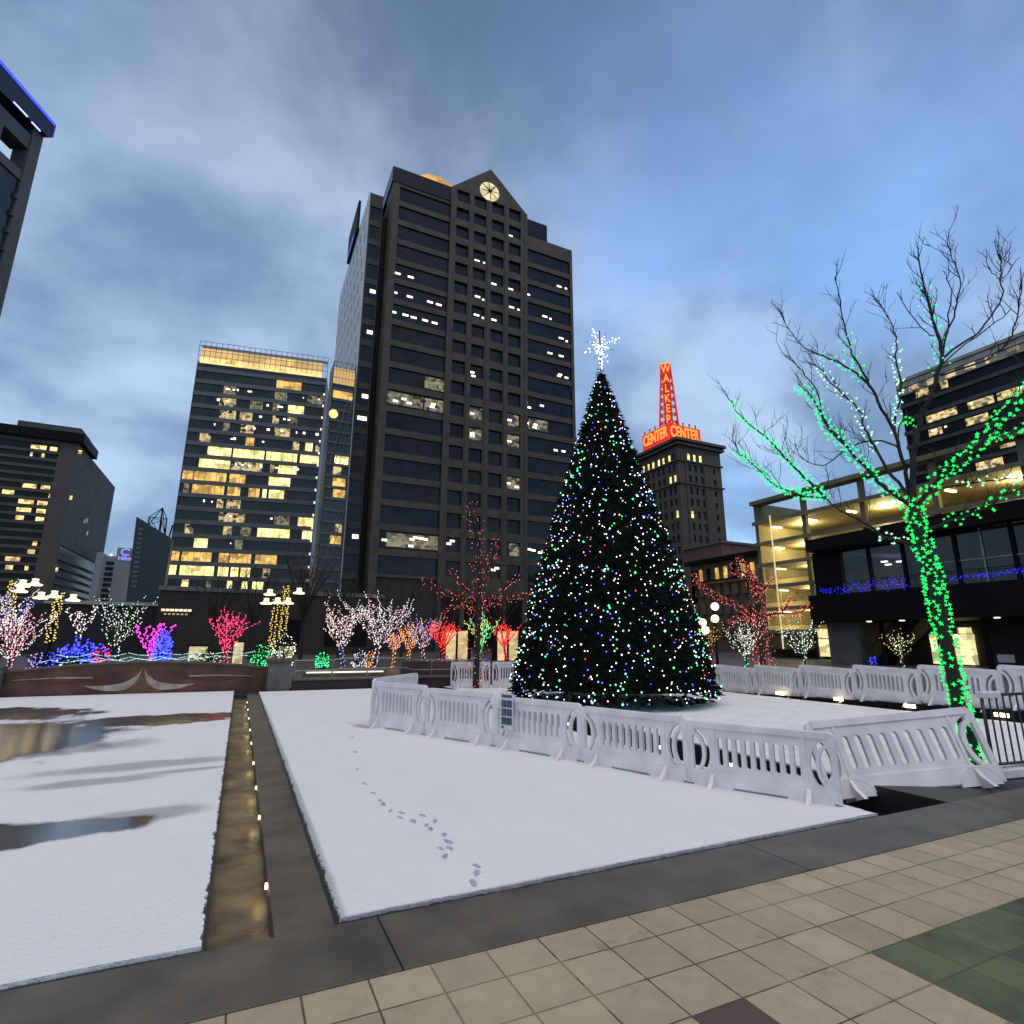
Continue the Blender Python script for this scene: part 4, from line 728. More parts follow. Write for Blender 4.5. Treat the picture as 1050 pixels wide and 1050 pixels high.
LM(MB().box(0.37, 0.6, -1.2, 3.0, 106.5, 109.7)).build('edge_light', glow('blue_edge_dim', (0.04, 0.06, 0.7), 0.4), lt)
for a, b, z in ((-8.6, -5.4, 105.1), (-4.4, -2.3, 104.9)): LM(MB().box(a, b, -1.2, -1.05, z, z+0.28)).build('soffit_lamp', bl2, lt)

# ---- low dark buildings behind the lights
lb = thing('brown_podium', 'long low dark brown building below the glass office block', 'building', (3, 77, 0))
brn = mat('dark_red_brown', (0.020, 0.010, 0.0075), 0.7, var=0.4, scale=0.3)
MB().box(-8.9, 16.5, 75, 86, 0, 7.2).build('wall', brn, lb); MB().box(-9.1, 16.7, 74.8, 86.2, 7.21, 7.7).build('roof_edge', mat('grey_roof_edge', (0.12, 0.11, 0.10), 0.7), lb)
for i in range(7): MB().box(-8.5+i*0.44, -8.15+i*0.44, 74.9, 74.97, 4.85, 5.1).build('slit_light', glow('slit_lamp', (1, .82, .5), 1.5), lb)
for i in range(6): MB().box(-8.2+i*0.42, -7.95+i*0.42, 74.9, 74.97, 4.45, 4.6).build('slit_light', glow('slit_dim', (1, .7, .4), 0.6), lb)
for x in (4.5, 9.5, 12.5): MB().box(x, x+2.2, 74.9, 74.97, 1, 4.2).build('dark_window', black, lb)
l2 = thing('low_black_hall', 'low black hall with pale roof edge under the pale distant block', 'building', (-30, 80, 0))
MB().box(-70, -9.2, 80, 92, 0, 5.6).build('wall', mat('hall_black', (0.007, 0.005, 0.006), 0.7, var=0.4, scale=0.3), l2); MB().box(-20.5, -9.2, 79.8, 92, 5.61, 6.0).build('roof_edge', pale, l2)
# ---- old office tower with the red sign
wk = thing('old_stone_tower', 'old brown stone office tower carrying a red neon sign and spire', 'office tower', (125, 135, 0))
wst = mat('old_stone', (0.085, 0.066, 0.048), 0.8, var=0.2, scale=0.5, detail=8)
WX0, WX1, WY0, WY1, WT = 115.9, 133.5, 125.3, 148, 62.4
rows_w = [58.2, 54.6, 51.1, 47.3, 43.6, 39.8, 36.0, 32.3, 28.6, 24.9, 21.2, 17.5, 13.8]
hs = []
for z in rows_w:
    for x in (120.35, 122.75, 125.17): hs.append([(x-0.62, z-1.1), (x+0.62, z-1.1), (x+0.62, z+1.1), (x-0.62, z+1.1)])
    if z < 56: hs.append([(130.6-0.5, z-0.9), (131.0, z-0.9), (131.0, z+0.9), (130.1, z+0.9)][:4])
q = MB().prism([(WX0, 0), (WX1, 0), (WX1, WT), (WX0, WT)], WY0, WY0+0.6, 'xz', holes=hs)
ys = [127.2, 129.3, 132.1, 134.3, 137.0, 139.4, 142.0, 144.6]; hs2 = []
for z in rows_w:
    for y in ys: hs2.append([(y-0.62, z-1.1), (y+0.62, z-1.1), (y+0.62, z+1.1), (y-0.62, z+1.1)])
q.prism([(WY0+0.61, 0), (WY1, 0), (WY1, WT), (WY0+0.61, WT)], WX0, WX0+0.6, 'yz', holes=hs2)
q.box(WX1-0.6, WX1, WY0+0.61, WY1, 0, WT); q.box(WX0+0.61, WX1-0.61, WY1-0.6, WY1, 0, WT); q.box(WX0, WX1, WY0, WY1, WT+0.01, WT+0.3)
for x in (119.0, 126.6): q.box(x-0.5, x+0.5, WY0-0.25, WY0-0.01, 10, 56)
q.build('wall', wst, wk)
for z, p, t in ((WT+0.31, 1.5, 0.9), (WT-0.9, 1.0, 0.8), (56.4, 0.5, 0.5), (49.2, 0.5, 0.5), (10, 0.5, 0.8)): MB().box(WX0-p, WX1+p, WY0-p, WY1+p, z, z+t).build('cornice', wst, wk)
MB().box(WX0+1.2, WX1-1.2, WY0+1.2, WY1-1.2, 0, WT-0.5).build('dark_interior', mat('interior_black', (0.006, 0.006, 0.006), 0.9, var=0), wk)
for i, z in enumerate(rows_w):
    for j, x in enumerate((120.35, 122.75, 125.17)):
        l_ = (i == 0) or (i == 5 and j == 0); MB().box(x-0.61, x+0.61, WY0+0.35, WY0+0.4, z-1.09, z+1.09).build('window', yellow_room if l_ else navyglass, wk)
pn = []
for i, z in enumerate(rows_w[:10]):
    for j, y in enumerate(ys):
        l_ = (i == 0 and j > 0) or (i == 2 and j in (0, 1)) or (i == 5 and j == 0)
        mb = MB().box(WX0+0.35, WX0+0.4, y-0.61, y+0.61, z-1.09, z+1.09)
        if l_: mb.build('window', yellow_room, wk)
        elif i < 8 and j < 6: mb.build('window', navyglass, wk)
        else: pn.append(mb)
big = MB()
for mb in pn: big.add(mb.v, mb.f)
tag(big.build('window', navyglass, wk), kind='stuff')
MB().box(116.8, 128.6, 128.8, 142, WT+1.3, 66.5).build('sign_base', wst, wk)
# the sign: a square of lettered panels, and a lattice spire above
sg = thing('neon_roof_sign', 'red neon roof sign reading CENTER with lettered lattice spire on the old tower', 'sign', (121, 134, 66))
red = mat('sign_red_panel', (0.35, 0.02, 0.012), 0.5, var=0.2, emit=(1, 0.03, 0.01), es=0.38); neon = glow('orange_red_neon', (1.0, 0.22, 0.04), 1.9, 'AUTO'); rim = glow('red_neon_rim', (1.0, 0.05, 0.015), 0.9)  # panel emission stands for the neon light falling on it
KX, KY, SS = 115.0, 127.6, 12.6; z0, z1 = 63.9, 69.3
# curved ends: panels are slightly bowed strips
MB().box(KX, KX+SS, KY, KY+0.5, z0, z1).build('sign_panel', red, sg); MB().box(KX, KX+0.5, KY+0.503, KY+SS, z0, z1).build('sign_panel', red, sg)
MB().box(KX+0.503, KX+SS, KY+SS, KY+SS+0.5, z0, z1).build('sign_panel', red, sg); MB().box(KX+SS, KX+SS+0.5, KY, KY+SS, z0, z1).build('sign_panel', red, sg)
q = MB()
for zz_ in (z0+0.15, z1-0.15):
    q.tube([(KX-0.2, KY+SS, zz_), (KX-0.2, KY-0.2, zz_), (KX+SS, KY-0.2, zz_)], 0.14, n=5)
q.tube([(KX-0.2, KY+SS, z0), (KX-0.2, KY+SS, z1)], 0.14, n=5); q.tube([(KX+SS, KY-0.2, z0), (KX+SS, KY-0.2, z1)], 0.14, n=5); q.tube([(KX-0.2, KY-0.2, z0), (KX-0.2, KY-0.2, z1)], 0.14, n=5)
q.build('neon_rim', rim, sg)
t = text_mesh('CENTER', 4.4, 0.15); t.v = [Vector((v.x*0.72, v.y*1.18, v.z)) for v in t.v]; t2 = MB().add(t.v, t.f)
t.xf(UP((KX+SS/2, KY-0.3, (z0+z1)/2+0.05), (1, 0, 0))).build('lettering', neon, sg)
t2.xf(UP((KX-0.3, KY+SS/2, (z0+z1)/2+0.05), (0, -1, 0))).build('lettering', neon, sg)
q = MB()
for i in range(5):
    for (x, y) in ((KX+1+i*2.6, KY+0.2), (KX+0.2, KY+1.4+i*2.6)): q.box(x-0.12, x+0.12, y-0.12, y+0.12, z1, z1+0.9); q.ball((x, y, z1+1.1), 0.28, 6, 4)
q.build('finial', mat('dark_red_metal', (0.05, 0.008, 0.008), 0.5), sg)
cxs, cys = 121.4, 134.4; sx0, sx1, zb, zt = 3.1, 1.55, 69.0, 93.6; ang = radians(-42)
def spq(a, b, z): 
    w = sx0+(sx1-sx0)*(z-zb)/(zt-zb); x, y = a*w, b*w; return Vector((cxs+x*cos(ang)-y*sin(ang), cys+x*sin(ang)+y*cos(ang), z))
q = MB(); lv = [zb+(zt-zb)*i/9 for i in range(10)]
for a, b in ((1, 1), (1, -1), (-1, -1), (-1, 1)): q.tube([spq(a, b, zb), spq(a, b, zt)], 0.2, n=5)
cs_ = [(1, 1), (1, -1), (-1, -1), (-1, 1)]
for i, z in enumerate(lv):
    for k in range(4):
        q.tube([spq(*cs_[k], z), spq(*cs_[(k+1) % 4], z)], 0.17, n=4)
        if i < 9: q.tube([spq(*cs_[k], z), spq(*cs_[(k+1) % 4], lv[i+1])], 0.15, n=4); q.tube([spq(*cs_[(k+1) % 4], z), spq(*cs_[k], lv[i+1])], 0.10, n=4)
q.build('lattice', mat('red_lattice', (0.12, 0.012, 0.010), 0.5, emit=(1, .05, .02), es=0.30), sg)  # red neon light on the rods is put in as emission
for (a, b) in ((-1, -1), (1, -1), (-1, 1)): MB().tube([spq(a*1.06, b*1.06, zb), spq(a*1.06, b*1.06, zt+0.3)], 0.13, n=5).build('neon_edge', glow('pink_neon', (1.0, 0.12, 0.10), 1.0), sg)
MB().tube([spq(*c, zt+0.2) for c in cs_+[cs_[0]]], 0.3, n=5).build('neon_edge', neon, sg); 
q = MB()
for i in range(4): q.add([spq(*cs_[i], zt-3.4), spq(*cs_[(i+1) % 4], zt-3.4), spq(*cs_[(i+1) % 4], zt), spq(*cs_[i], zt)], [(0, 1, 2, 3)])
q.build('spire_cap', mat('spire_cap_red', (0.3, 0.02, 0.01), 0.5, emit=(1, .1, .03), es=0.55), sg)  # cap emission imitates the red neon light on it
fr_r = (spq(1, -1, 80)-spq(-1, -1, 80)).normalized()
for i, chx in enumerate('WALKER'):
    z = 91.9-i*3.75; t = text_mesh(chx, 3.6, 0.12); t.v = [Vector((v.x*0.80, v.y*1.12, v.z)) for v in t.v]; c = spq(0, -1.08, z); t.xf(UP(c, fr_r)).build('lettering', neon, sg)
MB().prism([(-1.35, zb+0.3), (1.35, zb+0.3), (1.2, zt-0.4), (-1.2, zt-0.4)], -0.06, 0.0, 'xz').xf(UP((0, 0, 0), fr_r) @ Matrix.Rotation(-pi/2, 4, 'X') if False else Matrix.Translation((cxs, cys, 0)) @ Matrix.Rotation(ang, 4, 'Z') @ Matrix.Translation((0, -1.62, 0))).build('letter_back', red, sg)
l = bpy.data.lights.new('neon_light', 'POINT'); l.energy = 900; l.color = (1, 0.12, 0.05); l.shadow_soft_size = 3
lo = bpy.data.objects.new('neon_light', l); COL.objects.link(lo); lo.location = Vector((114, 126, 72))-WORLD[sg.name]; lo.parent = sg

# ---- lower old building and brick block right of it
ob = thing('old_cornice_building', 'low old building with dark cornice and lit top windows behind the red tree', 'building', (83, 80, 0))
os_ = mat('old_tan_stone', (0.15, 0.10, 0.06), 0.8, var=0.25, scale=0.6)
wy = [64+i*2.15 for i in range(12)]; hs = []; rz = [15.0, 11.8, 8.3, 4.9]
for z in rz:
    for y in wy: hs.append([(y-0.6, z-1.15), (y+0.6, z-1.15), (y+0.6, z+1.15), (y-0.6, z+1.15)])
MB().prism([(62, 0), (88.2, 0), (88.2, 17.2), (62, 17.2)], 83, 83.6, 'yz', holes=hs).box(83.61, 95, 62, 88.2, 0, 17.1).build('wall', os_, ob)
MB().box(82.0, 95, 61.6, 88.9, 17.21, 18.0).build('cornice', black, ob); MB().box(82.7, 82.99, 61.8, 88.4, 13.0, 13.4).box(82.6, 82.99, 61.8, 88.4, 2.7, 3.2).build('string_course', os_, ob)
for i, z in enumerate(rz):
    for j, y in enumerate(wy): MB().box(83.3, 83.35, y-0.59, y+0.59, z-1.14, z+1.14).build('window', (orange_room if (i == 0 and j % 3) or (i == 3 and j % 2) else navyglass), ob)
bk = thing('brick_block', 'red brown brick block just above the cornice building', 'building', (110, 105, 0))
MB().box(101.5, 125, 97, 110, 0, 25.0).build('wall', mat('dull_brick', (0.16, 0.085, 0.065), 0.8, var=0.2, scale=0.5), bk); MB().box(101.2, 125.3, 96.7, 110.3, 25.01, 25.6).build('roof_edge', mat('grey_brown_stone', (.13, .12, .1)), bk)
for i in range(4): MB().box(103+i*3, 104.6+i*3, 96.9, 96.97, 20.5, 22.6).build('window', navyglass, bk)

# ---- parking garage
pg = thing('parking_garage', 'lit concrete parking garage with open decks behind the black pavilion', 'parking garage', (60, 40, 0))
gc = mat('garage_concrete', (0.17, 0.15, 0.085), 0.8, var=0.2, scale=0.4); mesh_m = mat('garage_mesh_panel', (0.24, 0.19, 0.085), 0.45, 0.3, var=0.45, scale=0.5)
mt_ = mesh_m.node_tree; pb_ = mt_.nodes['Principled BSDF']; tr_ = mt_.nodes.new('ShaderNodeBsdfTransparent'); ms_ = mt_.nodes.new('ShaderNodeMixShader'); ms_.inputs[0].default_value = 0.38
mt_.links.new(tr_.outputs[0], ms_.inputs[1]); mt_.links.new(pb_.outputs[0], ms_.inputs[2]); mt_.links.new(ms_.outputs[0], mt_.nodes['Material Output'].inputs[0])   # perforated sheet
decks = [16.6, 13.9, 11.2, 8.5, 5.8, 3.1]
q = MB()
for z in decks: q.box(57.9, 74, 6, 49.8, z-0.25, z)
q.box(73.6, 74, 6, 49.8, 0, 19.2); q.box(58.2, 73.5, 49.3, 49.8, 0, 19.2)
for y in range(8, 50, 7): q.box(58.4, 58.9, y-0.25, y+0.25, 0, 19)
q.box(57.6, 59.2, 6, 49.9, 18.9, 19.4); q.build('deck', gc, pg)
q = MB()
for z in decks: q.box(57.7, 57.88, 6, 49.85, z-0.34, z+0.10)
q.build('parapet', gc, pg)
rg = random.Random(5)
for z in decks[1:]:
    y = 6.0
    while y < 49:
        w = rg.uniform(2.0, 3.2)
        if z < 13: o_ = rg.uniform(-.12, .1); MB().prism([(y+0.05, z-2.1), (y+w-0.05, z-2.1), (y+w-0.05, z-0.52), (y+0.05, z-0.52)], 57.5+o_, 57.6+o_, 'yz').build('mesh_panel', mesh_m, pg)
        y += w
dl = glow('deck_lamp', (1.0, 0.82, 0.42), 9.0, 'AUTO')
for z in decks[:5]:
    for y in range(9, 50, 5): MB().box(60.5, 62.0, y-0.15, y+0.15, z-0.40 if z != decks[0] else z-0.4, z-0.28).build('deck_lamp', dl, pg)
for z in decks[:-1]:
    for y in (12, 24, 36, 46):
        l = bpy.data.lights.new('deck_light', 'POINT'); l.energy = 1500; l.color = (1.0, 0.80, 0.36); l.shadow_soft_size = 0.5
        lo = bpy.data.objects.new('deck_light', l); COL.objects.link(lo); lo.location = Vector((62.5, y, z-0.8))-WORLD[pg.name]; lo.parent = pg
MB().box(57.3, 57.42, 46.7, 46.82, 1, 17).build('light_pole', glow('pole_lamp', (1.0, 0.80, 0.45), 0.8), pg)
# ---- glass tower at the right edge
rt = thing('right_glass_tower', 'dark glass tower with pale lit top band at the right edge', 'office tower', (115, 45, 0))
MB().box(111.7, 140, 10, 58.6, 0, 48.6).build('body', hdark, rt); q = MB()
for i in range(16): z = 46.6-2.75*i; q.box(111.4, 111.69, 10, 58.7, z-0.45, z+0.25)
q.build('floor_band', mat('dark_band', (0.05, 0.05, 0.05), 0.5, var=0.3, scale=0.5), rt)
fas = mat('pale_fascia', (0.36, 0.34, 0.29), 0.45, var=0.3, scale=0.35)
q = MB().box(111.2, 140, 9.8, 58.7, 48.61, 52.0); q.build('top_band', fas, rt)
for z in (50.0, 51.2): MB().box(111.05, 111.19, 9.8, 58.7, z, z+0.12).build('band_rail', steel, rt)
for i in range(9): MB().box(111.08, 111.18, 30+i*3.1, 31.6+i*3.1, 48.8, 49.9).build('band_lamp', room('band_glow', (1, .8, .45), 0.8, lo=0.1), rt)
for a, b, z in RGLASS_LIT:
    k = round((46.6-1.45-z)/2.75); zc = 46.6-1.45-2.75*k; MB().box(111.5, 111.6, min(a, b), max(a, b), zc-0.6, zc+0.75).build('lit_window', room('yellow_speckle', (1, .80, .38), 1.0, scale=1.4, lo=0.08), rt)
rg = random.Random(21)
for i in range(26): y = rg.uniform(36, 57); k = rg.randrange(1, 11); zc = 46.6-1.45-2.75*k; MB().box(111.42, 111.48, y, y+rg.uniform(.3, 1), zc+0.3, zc+0.6).build('ceiling_light', spot, rt)
# ---- black pavilion on the right
pv = thing('black_pavilion', 'black modern pavilion with raised glazed hall and blue lights at the right', 'pavilion', (50, 20, 0))
PX = 44.5
pvb = mat('pavilion_black', (0.004, 0.0036, 0.004), 0.6, var=0.3, scale=0.4, spec=0.12)
MB().prism([(-6, 9.5), (32.0, 9.3), (32.0, 10.3), (-6, 10.9)], PX-1.2, 57, 'yz').build('roof', pvb, pv)
MB().box(PX-0.5, 57, -6, 32.8, 3.4, 5.65).build('floor_slab', pvb, pv)
MB().box(PX, 57, 29.9, 32.4, 5.651, 9.29).build('end_wall', pvb, pv)
for y in (27.6, 25.0, 21.5, 18.2, 14.9, 11.6, 8, 4, 0): MB().box(PX+0.1, PX+0.35, y-0.12, y+0.12, 5.651, 9.4).build('column', black, pv)
q = MB()
for y in (23.2, 19.9, 16.5, 13.2): q.box(PX+0.12, PX+0.2, y-0.05, y+0.05, 5.66, 9.4)
q.box(PX+0.12, PX+0.2, -5, 23.2, 7.25, 7.33); q.build('mullion', mat('pale_mullion', (0.28, 0.27, 0.26), 0.4), pv)
gl = bpy.data.materials.new('clear_glazing'); gl.use_nodes = True; t = gl.node_tree; t.nodes.remove(t.nodes['Principled BSDF'])
a_ = t.nodes.new('ShaderNodeBsdfTransparent'); a_.inputs[0].default_value = (0.72, 0.72, 0.75, 1); b_ = t.nodes.new('ShaderNodeBsdfGlossy'); b_.inputs['Roughness'].default_value = 0.03; b_.inputs['Color'].default_value = (0.5, 0.5, 0.5, 1)
mxs = t.nodes.new('ShaderNodeMixShader'); mxs.inputs[0].default_value = 0.06; t.links.new(a_.outputs[0], mxs.inputs[1]); t.links.new(b_.outputs[0], mxs.inputs[2]); t.links.new(mxs.outputs[0], t.nodes['Material Output'].inputs[0])
MB().box(PX+0.22, PX+0.25, 25.1, 29.85, 5.66, 9.3).build('glass_pane', gl, pv)
tint_g = mat('dark_tinted_glass', (0.012, 0.013, 0.018), 0.08, var=0.2, spec=0.45); MB().box(PX+0.22, PX+0.25, -5, 24.9, 5.66, 9.35).build('glass_pane', tint_g, pv)
MB().prism([(23.5, 9.27), (29.85, 9.27), (29.85, 8.95), (23.5, 8.2)], PX+1, PX+9, 'yz').build('ceiling_panel', mat('violet_lit_ceiling', (0.20, 0.17, 0.34), 0.6, var=0.1), pv)  # violet light on the ceiling is put into its base colour
for y, x in ((27, 3), (25.8, 2.5), (28.5, 4), (26.3, 5), (27.6, 2)): MB().box(PX+x, PX+x+0.3, y-0.2, y+0.2, 8.1, 8.2).build('downlight', glow('downlight', (1, .93, .8), 4.0), pv)
l = bpy.data.lights.new('hall_light', 'AREA'); l.energy = 60; l.color = (0.75, 0.7, 1.0); l.size = 5
lo = bpy.data.objects.new('hall_light', l); COL.objects.link(lo); lo.location = Vector((PX+5, 26.8, 6.2))-WORLD[pv.name]; lo.rotation_euler = (pi, 0, 0); lo.parent = pv
st = MB(); rg = random.Random(9)
for i in range(170):
    y = rg.uniform(24.5, 31.6); z = 5.95+0.12*sin(y*4)+rg.gauss(0, 0.16)+(0.35 if rg.random() < .3 and y < 29 else 0); st.octa((PX-0.55+rg.uniform(-.1, .1), y, z), 0.036)
for i in range(170):
    y = rg.uniform(10, 21.8); z = 6.12+0.02*(20-y)+rg.gauss(0, 0.08); st.octa((PX-0.55+rg.uniform(-.1, .1), y, z), 0.036)
st.build('blue_light_string', glow('blue_bulb', (0.015, 0.02, 1.0), 2.2), pv)
q = MB().tube([(PX-0.5, -5, 6.55), (PX-0.5, 32, 6.55)], 0.03, n=5)
for y in range(-4, 33, 2): q.tube([(PX-0.45, y, 5.64), (PX-0.5, y, 6.55)], 0.02, n=4)
q.build('balcony_rail', black, pv)
MB().box(PX+0.6, 57, 29.5, 32.2, 0, 3.39).build('stone_wall', mat('brown_wall_stone', (0.10, 0.085, 0.075), 0.8, var=0.35, scale=0.6), pv)
MB().box(PX+6.5, PX+6.8, -6, 29.4, 0, 3.39).build('back_wall', mat('dark_umber_wall', (0.03, 0.026, 0.02), 0.7, var=0.4, scale=0.3), pv)
q = MB().prism([(29.3, 0), (25.6, 3.39), (25.0, 3.39), (28.6, 0)], PX+1.2, PX+3.2, 'yz')
q.build('stair', pvb, pv)
for s in (1.15, 3.25): MB().tube([(PX+s, 29.4, 1.0), (PX+s, 25.8, 4.3)], 0.04, n=5).build('stair_rail', black, pv)
for y0, y1, z0_, z1_ in ((26.0, 27.4, 0.1, 2.4), (24.3, 25.7, 0.1, 2.4), (24.4, 25.3, 2.45, 2.9)): MB().box(PX+6.3, PX+6.45, y0, y1, z0_, z1_).build('lit_doorway', room('entry_glow', (1.0, 0.86, 0.42), 1.5, scale=1.2, lo=0.3), pv)
for y in (27.9, 23.9, 21.0): MB().tube([(PX+1, y, 0), (PX+1, y, 3.39)], 0.16, n=8).build('post', black, pv)
for y in (28.5, 26, 23, 20, 17): MB().box(PX+0.4, PX+0.7, y-.12, y+.12, 3.33, 3.385).build('soffit_lamp', glow('soffit_warm', (1, .85, .6), 3.0), pv)
MB().box(PX-0.1, PX-0.06, 19.2, 20.1, 0.5, 1.0).build('small_placard', pale, pv)
sh = thing('lit_shopfront', 'bright yellow glazed shopfront behind the red tree under the garage', 'shopfront', (56, 40, 0))
for y0, y1 in ((40.2, 41.6), (37.0, 39.8), (35.0, 36.2)): MB().box(56.6, 56.8, y0, y1, 0.3, 3.2).build('lit_pane', room('shop_glow', (1.0, 0.86, 0.42), 1.3, scale=1.0, lo=0.4), sh)
q = MB()
for y in (34.8, 36.6, 39.95, 41.8): q.box(56.3, 56.55, y-.1, y+.1, 0, 3.6)
q.box(56.3, 56.55, 34.7, 41.9, 2.1, 2.2).box(56.3, 56.55, 34.7, 41.9, 3.61, 4.0); q.build('frame', black, sh)
# ================================================================== Christmas tree
ct = thing('christmas_tree', 'tall dark conical Christmas tree covered in lights with a white snowflake on top', 'Christmas tree', (9.62, 13.64, 0))
TX, TY = 9.62, 13.64; RB, ZB, ZT = 3.20, 0.12, 10.35
def prof(z): 
    t = (ZT-z)/(ZT-ZB); return max(0.08, RB*(t**0.96)*(1+0.05*sin(pi*min(1, t)))) if t < 0.985 else RB*1.0*(1-(t-0.985)*6)
MB().tube([(TX, TY, 0), (TX, TY, 9.6)], 0.16, 0.03, n=8).build('trunk', bark, ct)
fo = MB(); rg = random.Random(4)
core = [(max(0.04, prof(z)*0.86), z) for z in [0.42+9.6*i/30 for i in range(31)]]
fo.lathe(core, (TX, TY), 36)
for i in range(9500):
    t = sqrt(rg.random()); z = ZT-0.05-(ZT-ZB-0.05)*t; a = rg.uniform(0, 2*pi); R = prof(z)*(0.80+0.10*rg.random())
    L = rg.uniform(0.12, 0.25)*(0.55+0.45*t); dz = rg.uniform(-0.35, 0.15); c = Vector((TX+R*cos(a), TY+R*sin(a), z))
    d = Vector((cos(a), sin(a), dz)).normalized(); sd = Vector((-sin(a), cos(a), rg.uniform(-.6, .6))).normalized(); w = L*rg.uniform(0.22, 0.42)
    tip = c+d*L; fo.add([c-sd*w, c+sd*w, tip, c+Vector((0, 0, w*0.7))+d*L*0.4], [(0, 1, 2), (0, 2, 3), (1, 3, 2)])
fo.build('foliage', needles, ct)
strs = {k: MB() for k in ('white', 'warm', 'green', 'blue', 'red', 'cyan')}
for i in range(2700):
    t = sqrt(rg.random()); z = ZT-0.25-(ZT-ZB-0.3)*t; a = rg.uniform(0, 2*pi); R = prof(z)*rg.uniform(0.83, 0.955)
    k = rg.choices(['white', 'warm', 'green', 'blue', 'red', 'cyan'], [46, 9, 16, 19, 3, 7])[0]
    s = rg.uniform(0.013, 0.024)*(1.7 if k in ('green', 'cyan') and rg.random() < .35 else 1); strs[k].octa((TX+R*cos(a), TY+R*sin(a), z), s)
CB = {'white': ((0.92, 0.95, 1.0), 5.0), 'warm': ((1.0, 0.72, 0.5), 4.5), 'green': ((0.05, 1.0, 0.25), 3.6), 'blue': ((0.10, 0.13, 1.0), 4.5), 'red': ((1.0, 0.08, 0.05), 3.0), 'cyan': ((0.2, 0.9, 1.0), 3.5)}
for k, mb in strs.items(): mb.build('%s_light_string' % k, glow('bulb_'+k, *CB[k]), ct)
sf = MB(); c = Vector((TX, TY, 11.05)); ax = Vector((cos(radians(-35)), sin(radians(-35)), 0))
for k in range(8):
    t = pi/8*0+2*pi*k/8+radians(20); L = (0.36 if k % 2 else 0.54)*(0.75+0.5*rg.random())
    for j in range(1, 9): 
        r_ = L*j/8; p = c+ax*cos(t)*r_+Vector((0, 0, sin(t)*r_)); (rg.random() < 0.72) and sf.octa(p+Vector((rg.gauss(0, .012), rg.gauss(0, .012), rg.gauss(0, .012))), 0.024)
    for s in (-1, 1):
        tt = t+s*0.2; r_ = L*0.72; sf.octa(c+ax*cos(tt)*r_+Vector((0, 0, sin(tt)*r_)), 0.02)
for j in range(16): sf.octa((TX+rg.gauss(0, .03), TY+rg.gauss(0, .03), 10.25+j*0.05), 0.032)
fr_ = MB().tube([(TX, TY, 9.5), (TX, TY, 11.6)], 0.02, n=5)
for k in range(8):
    t = 2*pi*k/8+radians(20); fr_.tube([c, c+ax*cos(t)*0.5+Vector((0, 0, sin(t)*0.5))], 0.008, n=4)
star = fr_.build('snowflake', steel, ct); sf.build('light_string', glow('snowflake_bulb', (0.86, 1.0, 0.94), 4.5), star)

# ================================================================== trees with light strings
def wob(p, a, rng): return p+Vector((rng.gauss(0, a), rng.gauss(0, a), rng.gauss(0, a)))
def twigs(mb, pts, r, rng, dens, L0, spread=0.8, lift=0.55, depth=2, out=None):
    """random upward curving twigs along a limb"""
    tot = sum((b-a).length for a, b in zip(pts, pts[1:])); n = int(tot*dens)
    for i in range(n):
        s = (0.25+0.75*rng.random())*tot; acc = 0
        for a, b in zip(pts, pts[1:]):
            l = (b-a).length
            if acc+l >= s: p = a+(b-a)*((s-acc)/l); dr = (b-a).normalized(); break
            acc += l
        else: p = pts[-1]; dr = (pts[-1]-pts[-2]).normalized()
        L = L0*rng.uniform(0.45, 1.25); d = (dr*0.7+Vector((rng.gauss(0, spread), rng.gauss(0, spread), rng.uniform(-0.1, lift*2)))).normalized()
        q = [p]; seg = 5
        for k in range(seg):
            d = (d+Vector((rng.gauss(0, .17), rng.gauss(0, .17), rng.gauss(0.10, .13)))).normalized(); q.append(q[-1]+d*L/seg)
        mb.tube(q, r, r*0.35, n=4, cap=False)
        if out is not None: out.append(q)
        if depth > 1: twigs(mb, q, r*0.62, rng, dens*1.1, L0*0.5, spread, lift, depth-1)
def along(pts, step):
    res = []; carry = 0.0
    for a, b in zip(pts, pts[1:]):
        l = (b-a).length; s = carry
        while s < l: res.append((a+(b-a)*(s/l), (b-a).normalized())); s += step
        carry = s-l
    return res
def wrap(mb, pts, r, step, rng, size, star=False, t0=0.0, t1=1.0, jit=0.3):
    al = along(pts, step); n = len(al)
    for i, (p, d) in enumerate(al):
        t = i/max(1, n-1)
        if t < t0 or t > t1: continue
        a = Vector((d.z, 0.3, -d.x)); a = (a-d*a.dot(d)).normalized(); b = d.cross(a); th = i*1.15+rng.gauss(0, 0.5); o = r+size*0.6+rng.random()*r*jit
        c = p+a*cos(th)*o+b*sin(th)*o+d*rng.gauss(0, step*0.4); s = size*rng.uniform(0.75, 1.25)
        mb.star(c, s, rng) if star else mb.octa(c, s)
V3 = lambda l: [Vector(p) for p in l]
def smooth_pts(pts, k=3):
    if len(pts) < 3: return pts
    o = []
    for i in range(len(pts)-1):
        p0 = pts[max(0, i-1)]; p1 = pts[i]; p2 = pts[i+1]; p3 = pts[min(len(pts)-1, i+2)]
        for j in range(k):
            t = j/k; o.append(0.5*((2*p1)+(p2-p0)*t+(2*p0-5*p1+4*p2-p3)*t*t+(3*p1-p0-3*p2+p3)*t**3))
    return o+[pts[-1]]
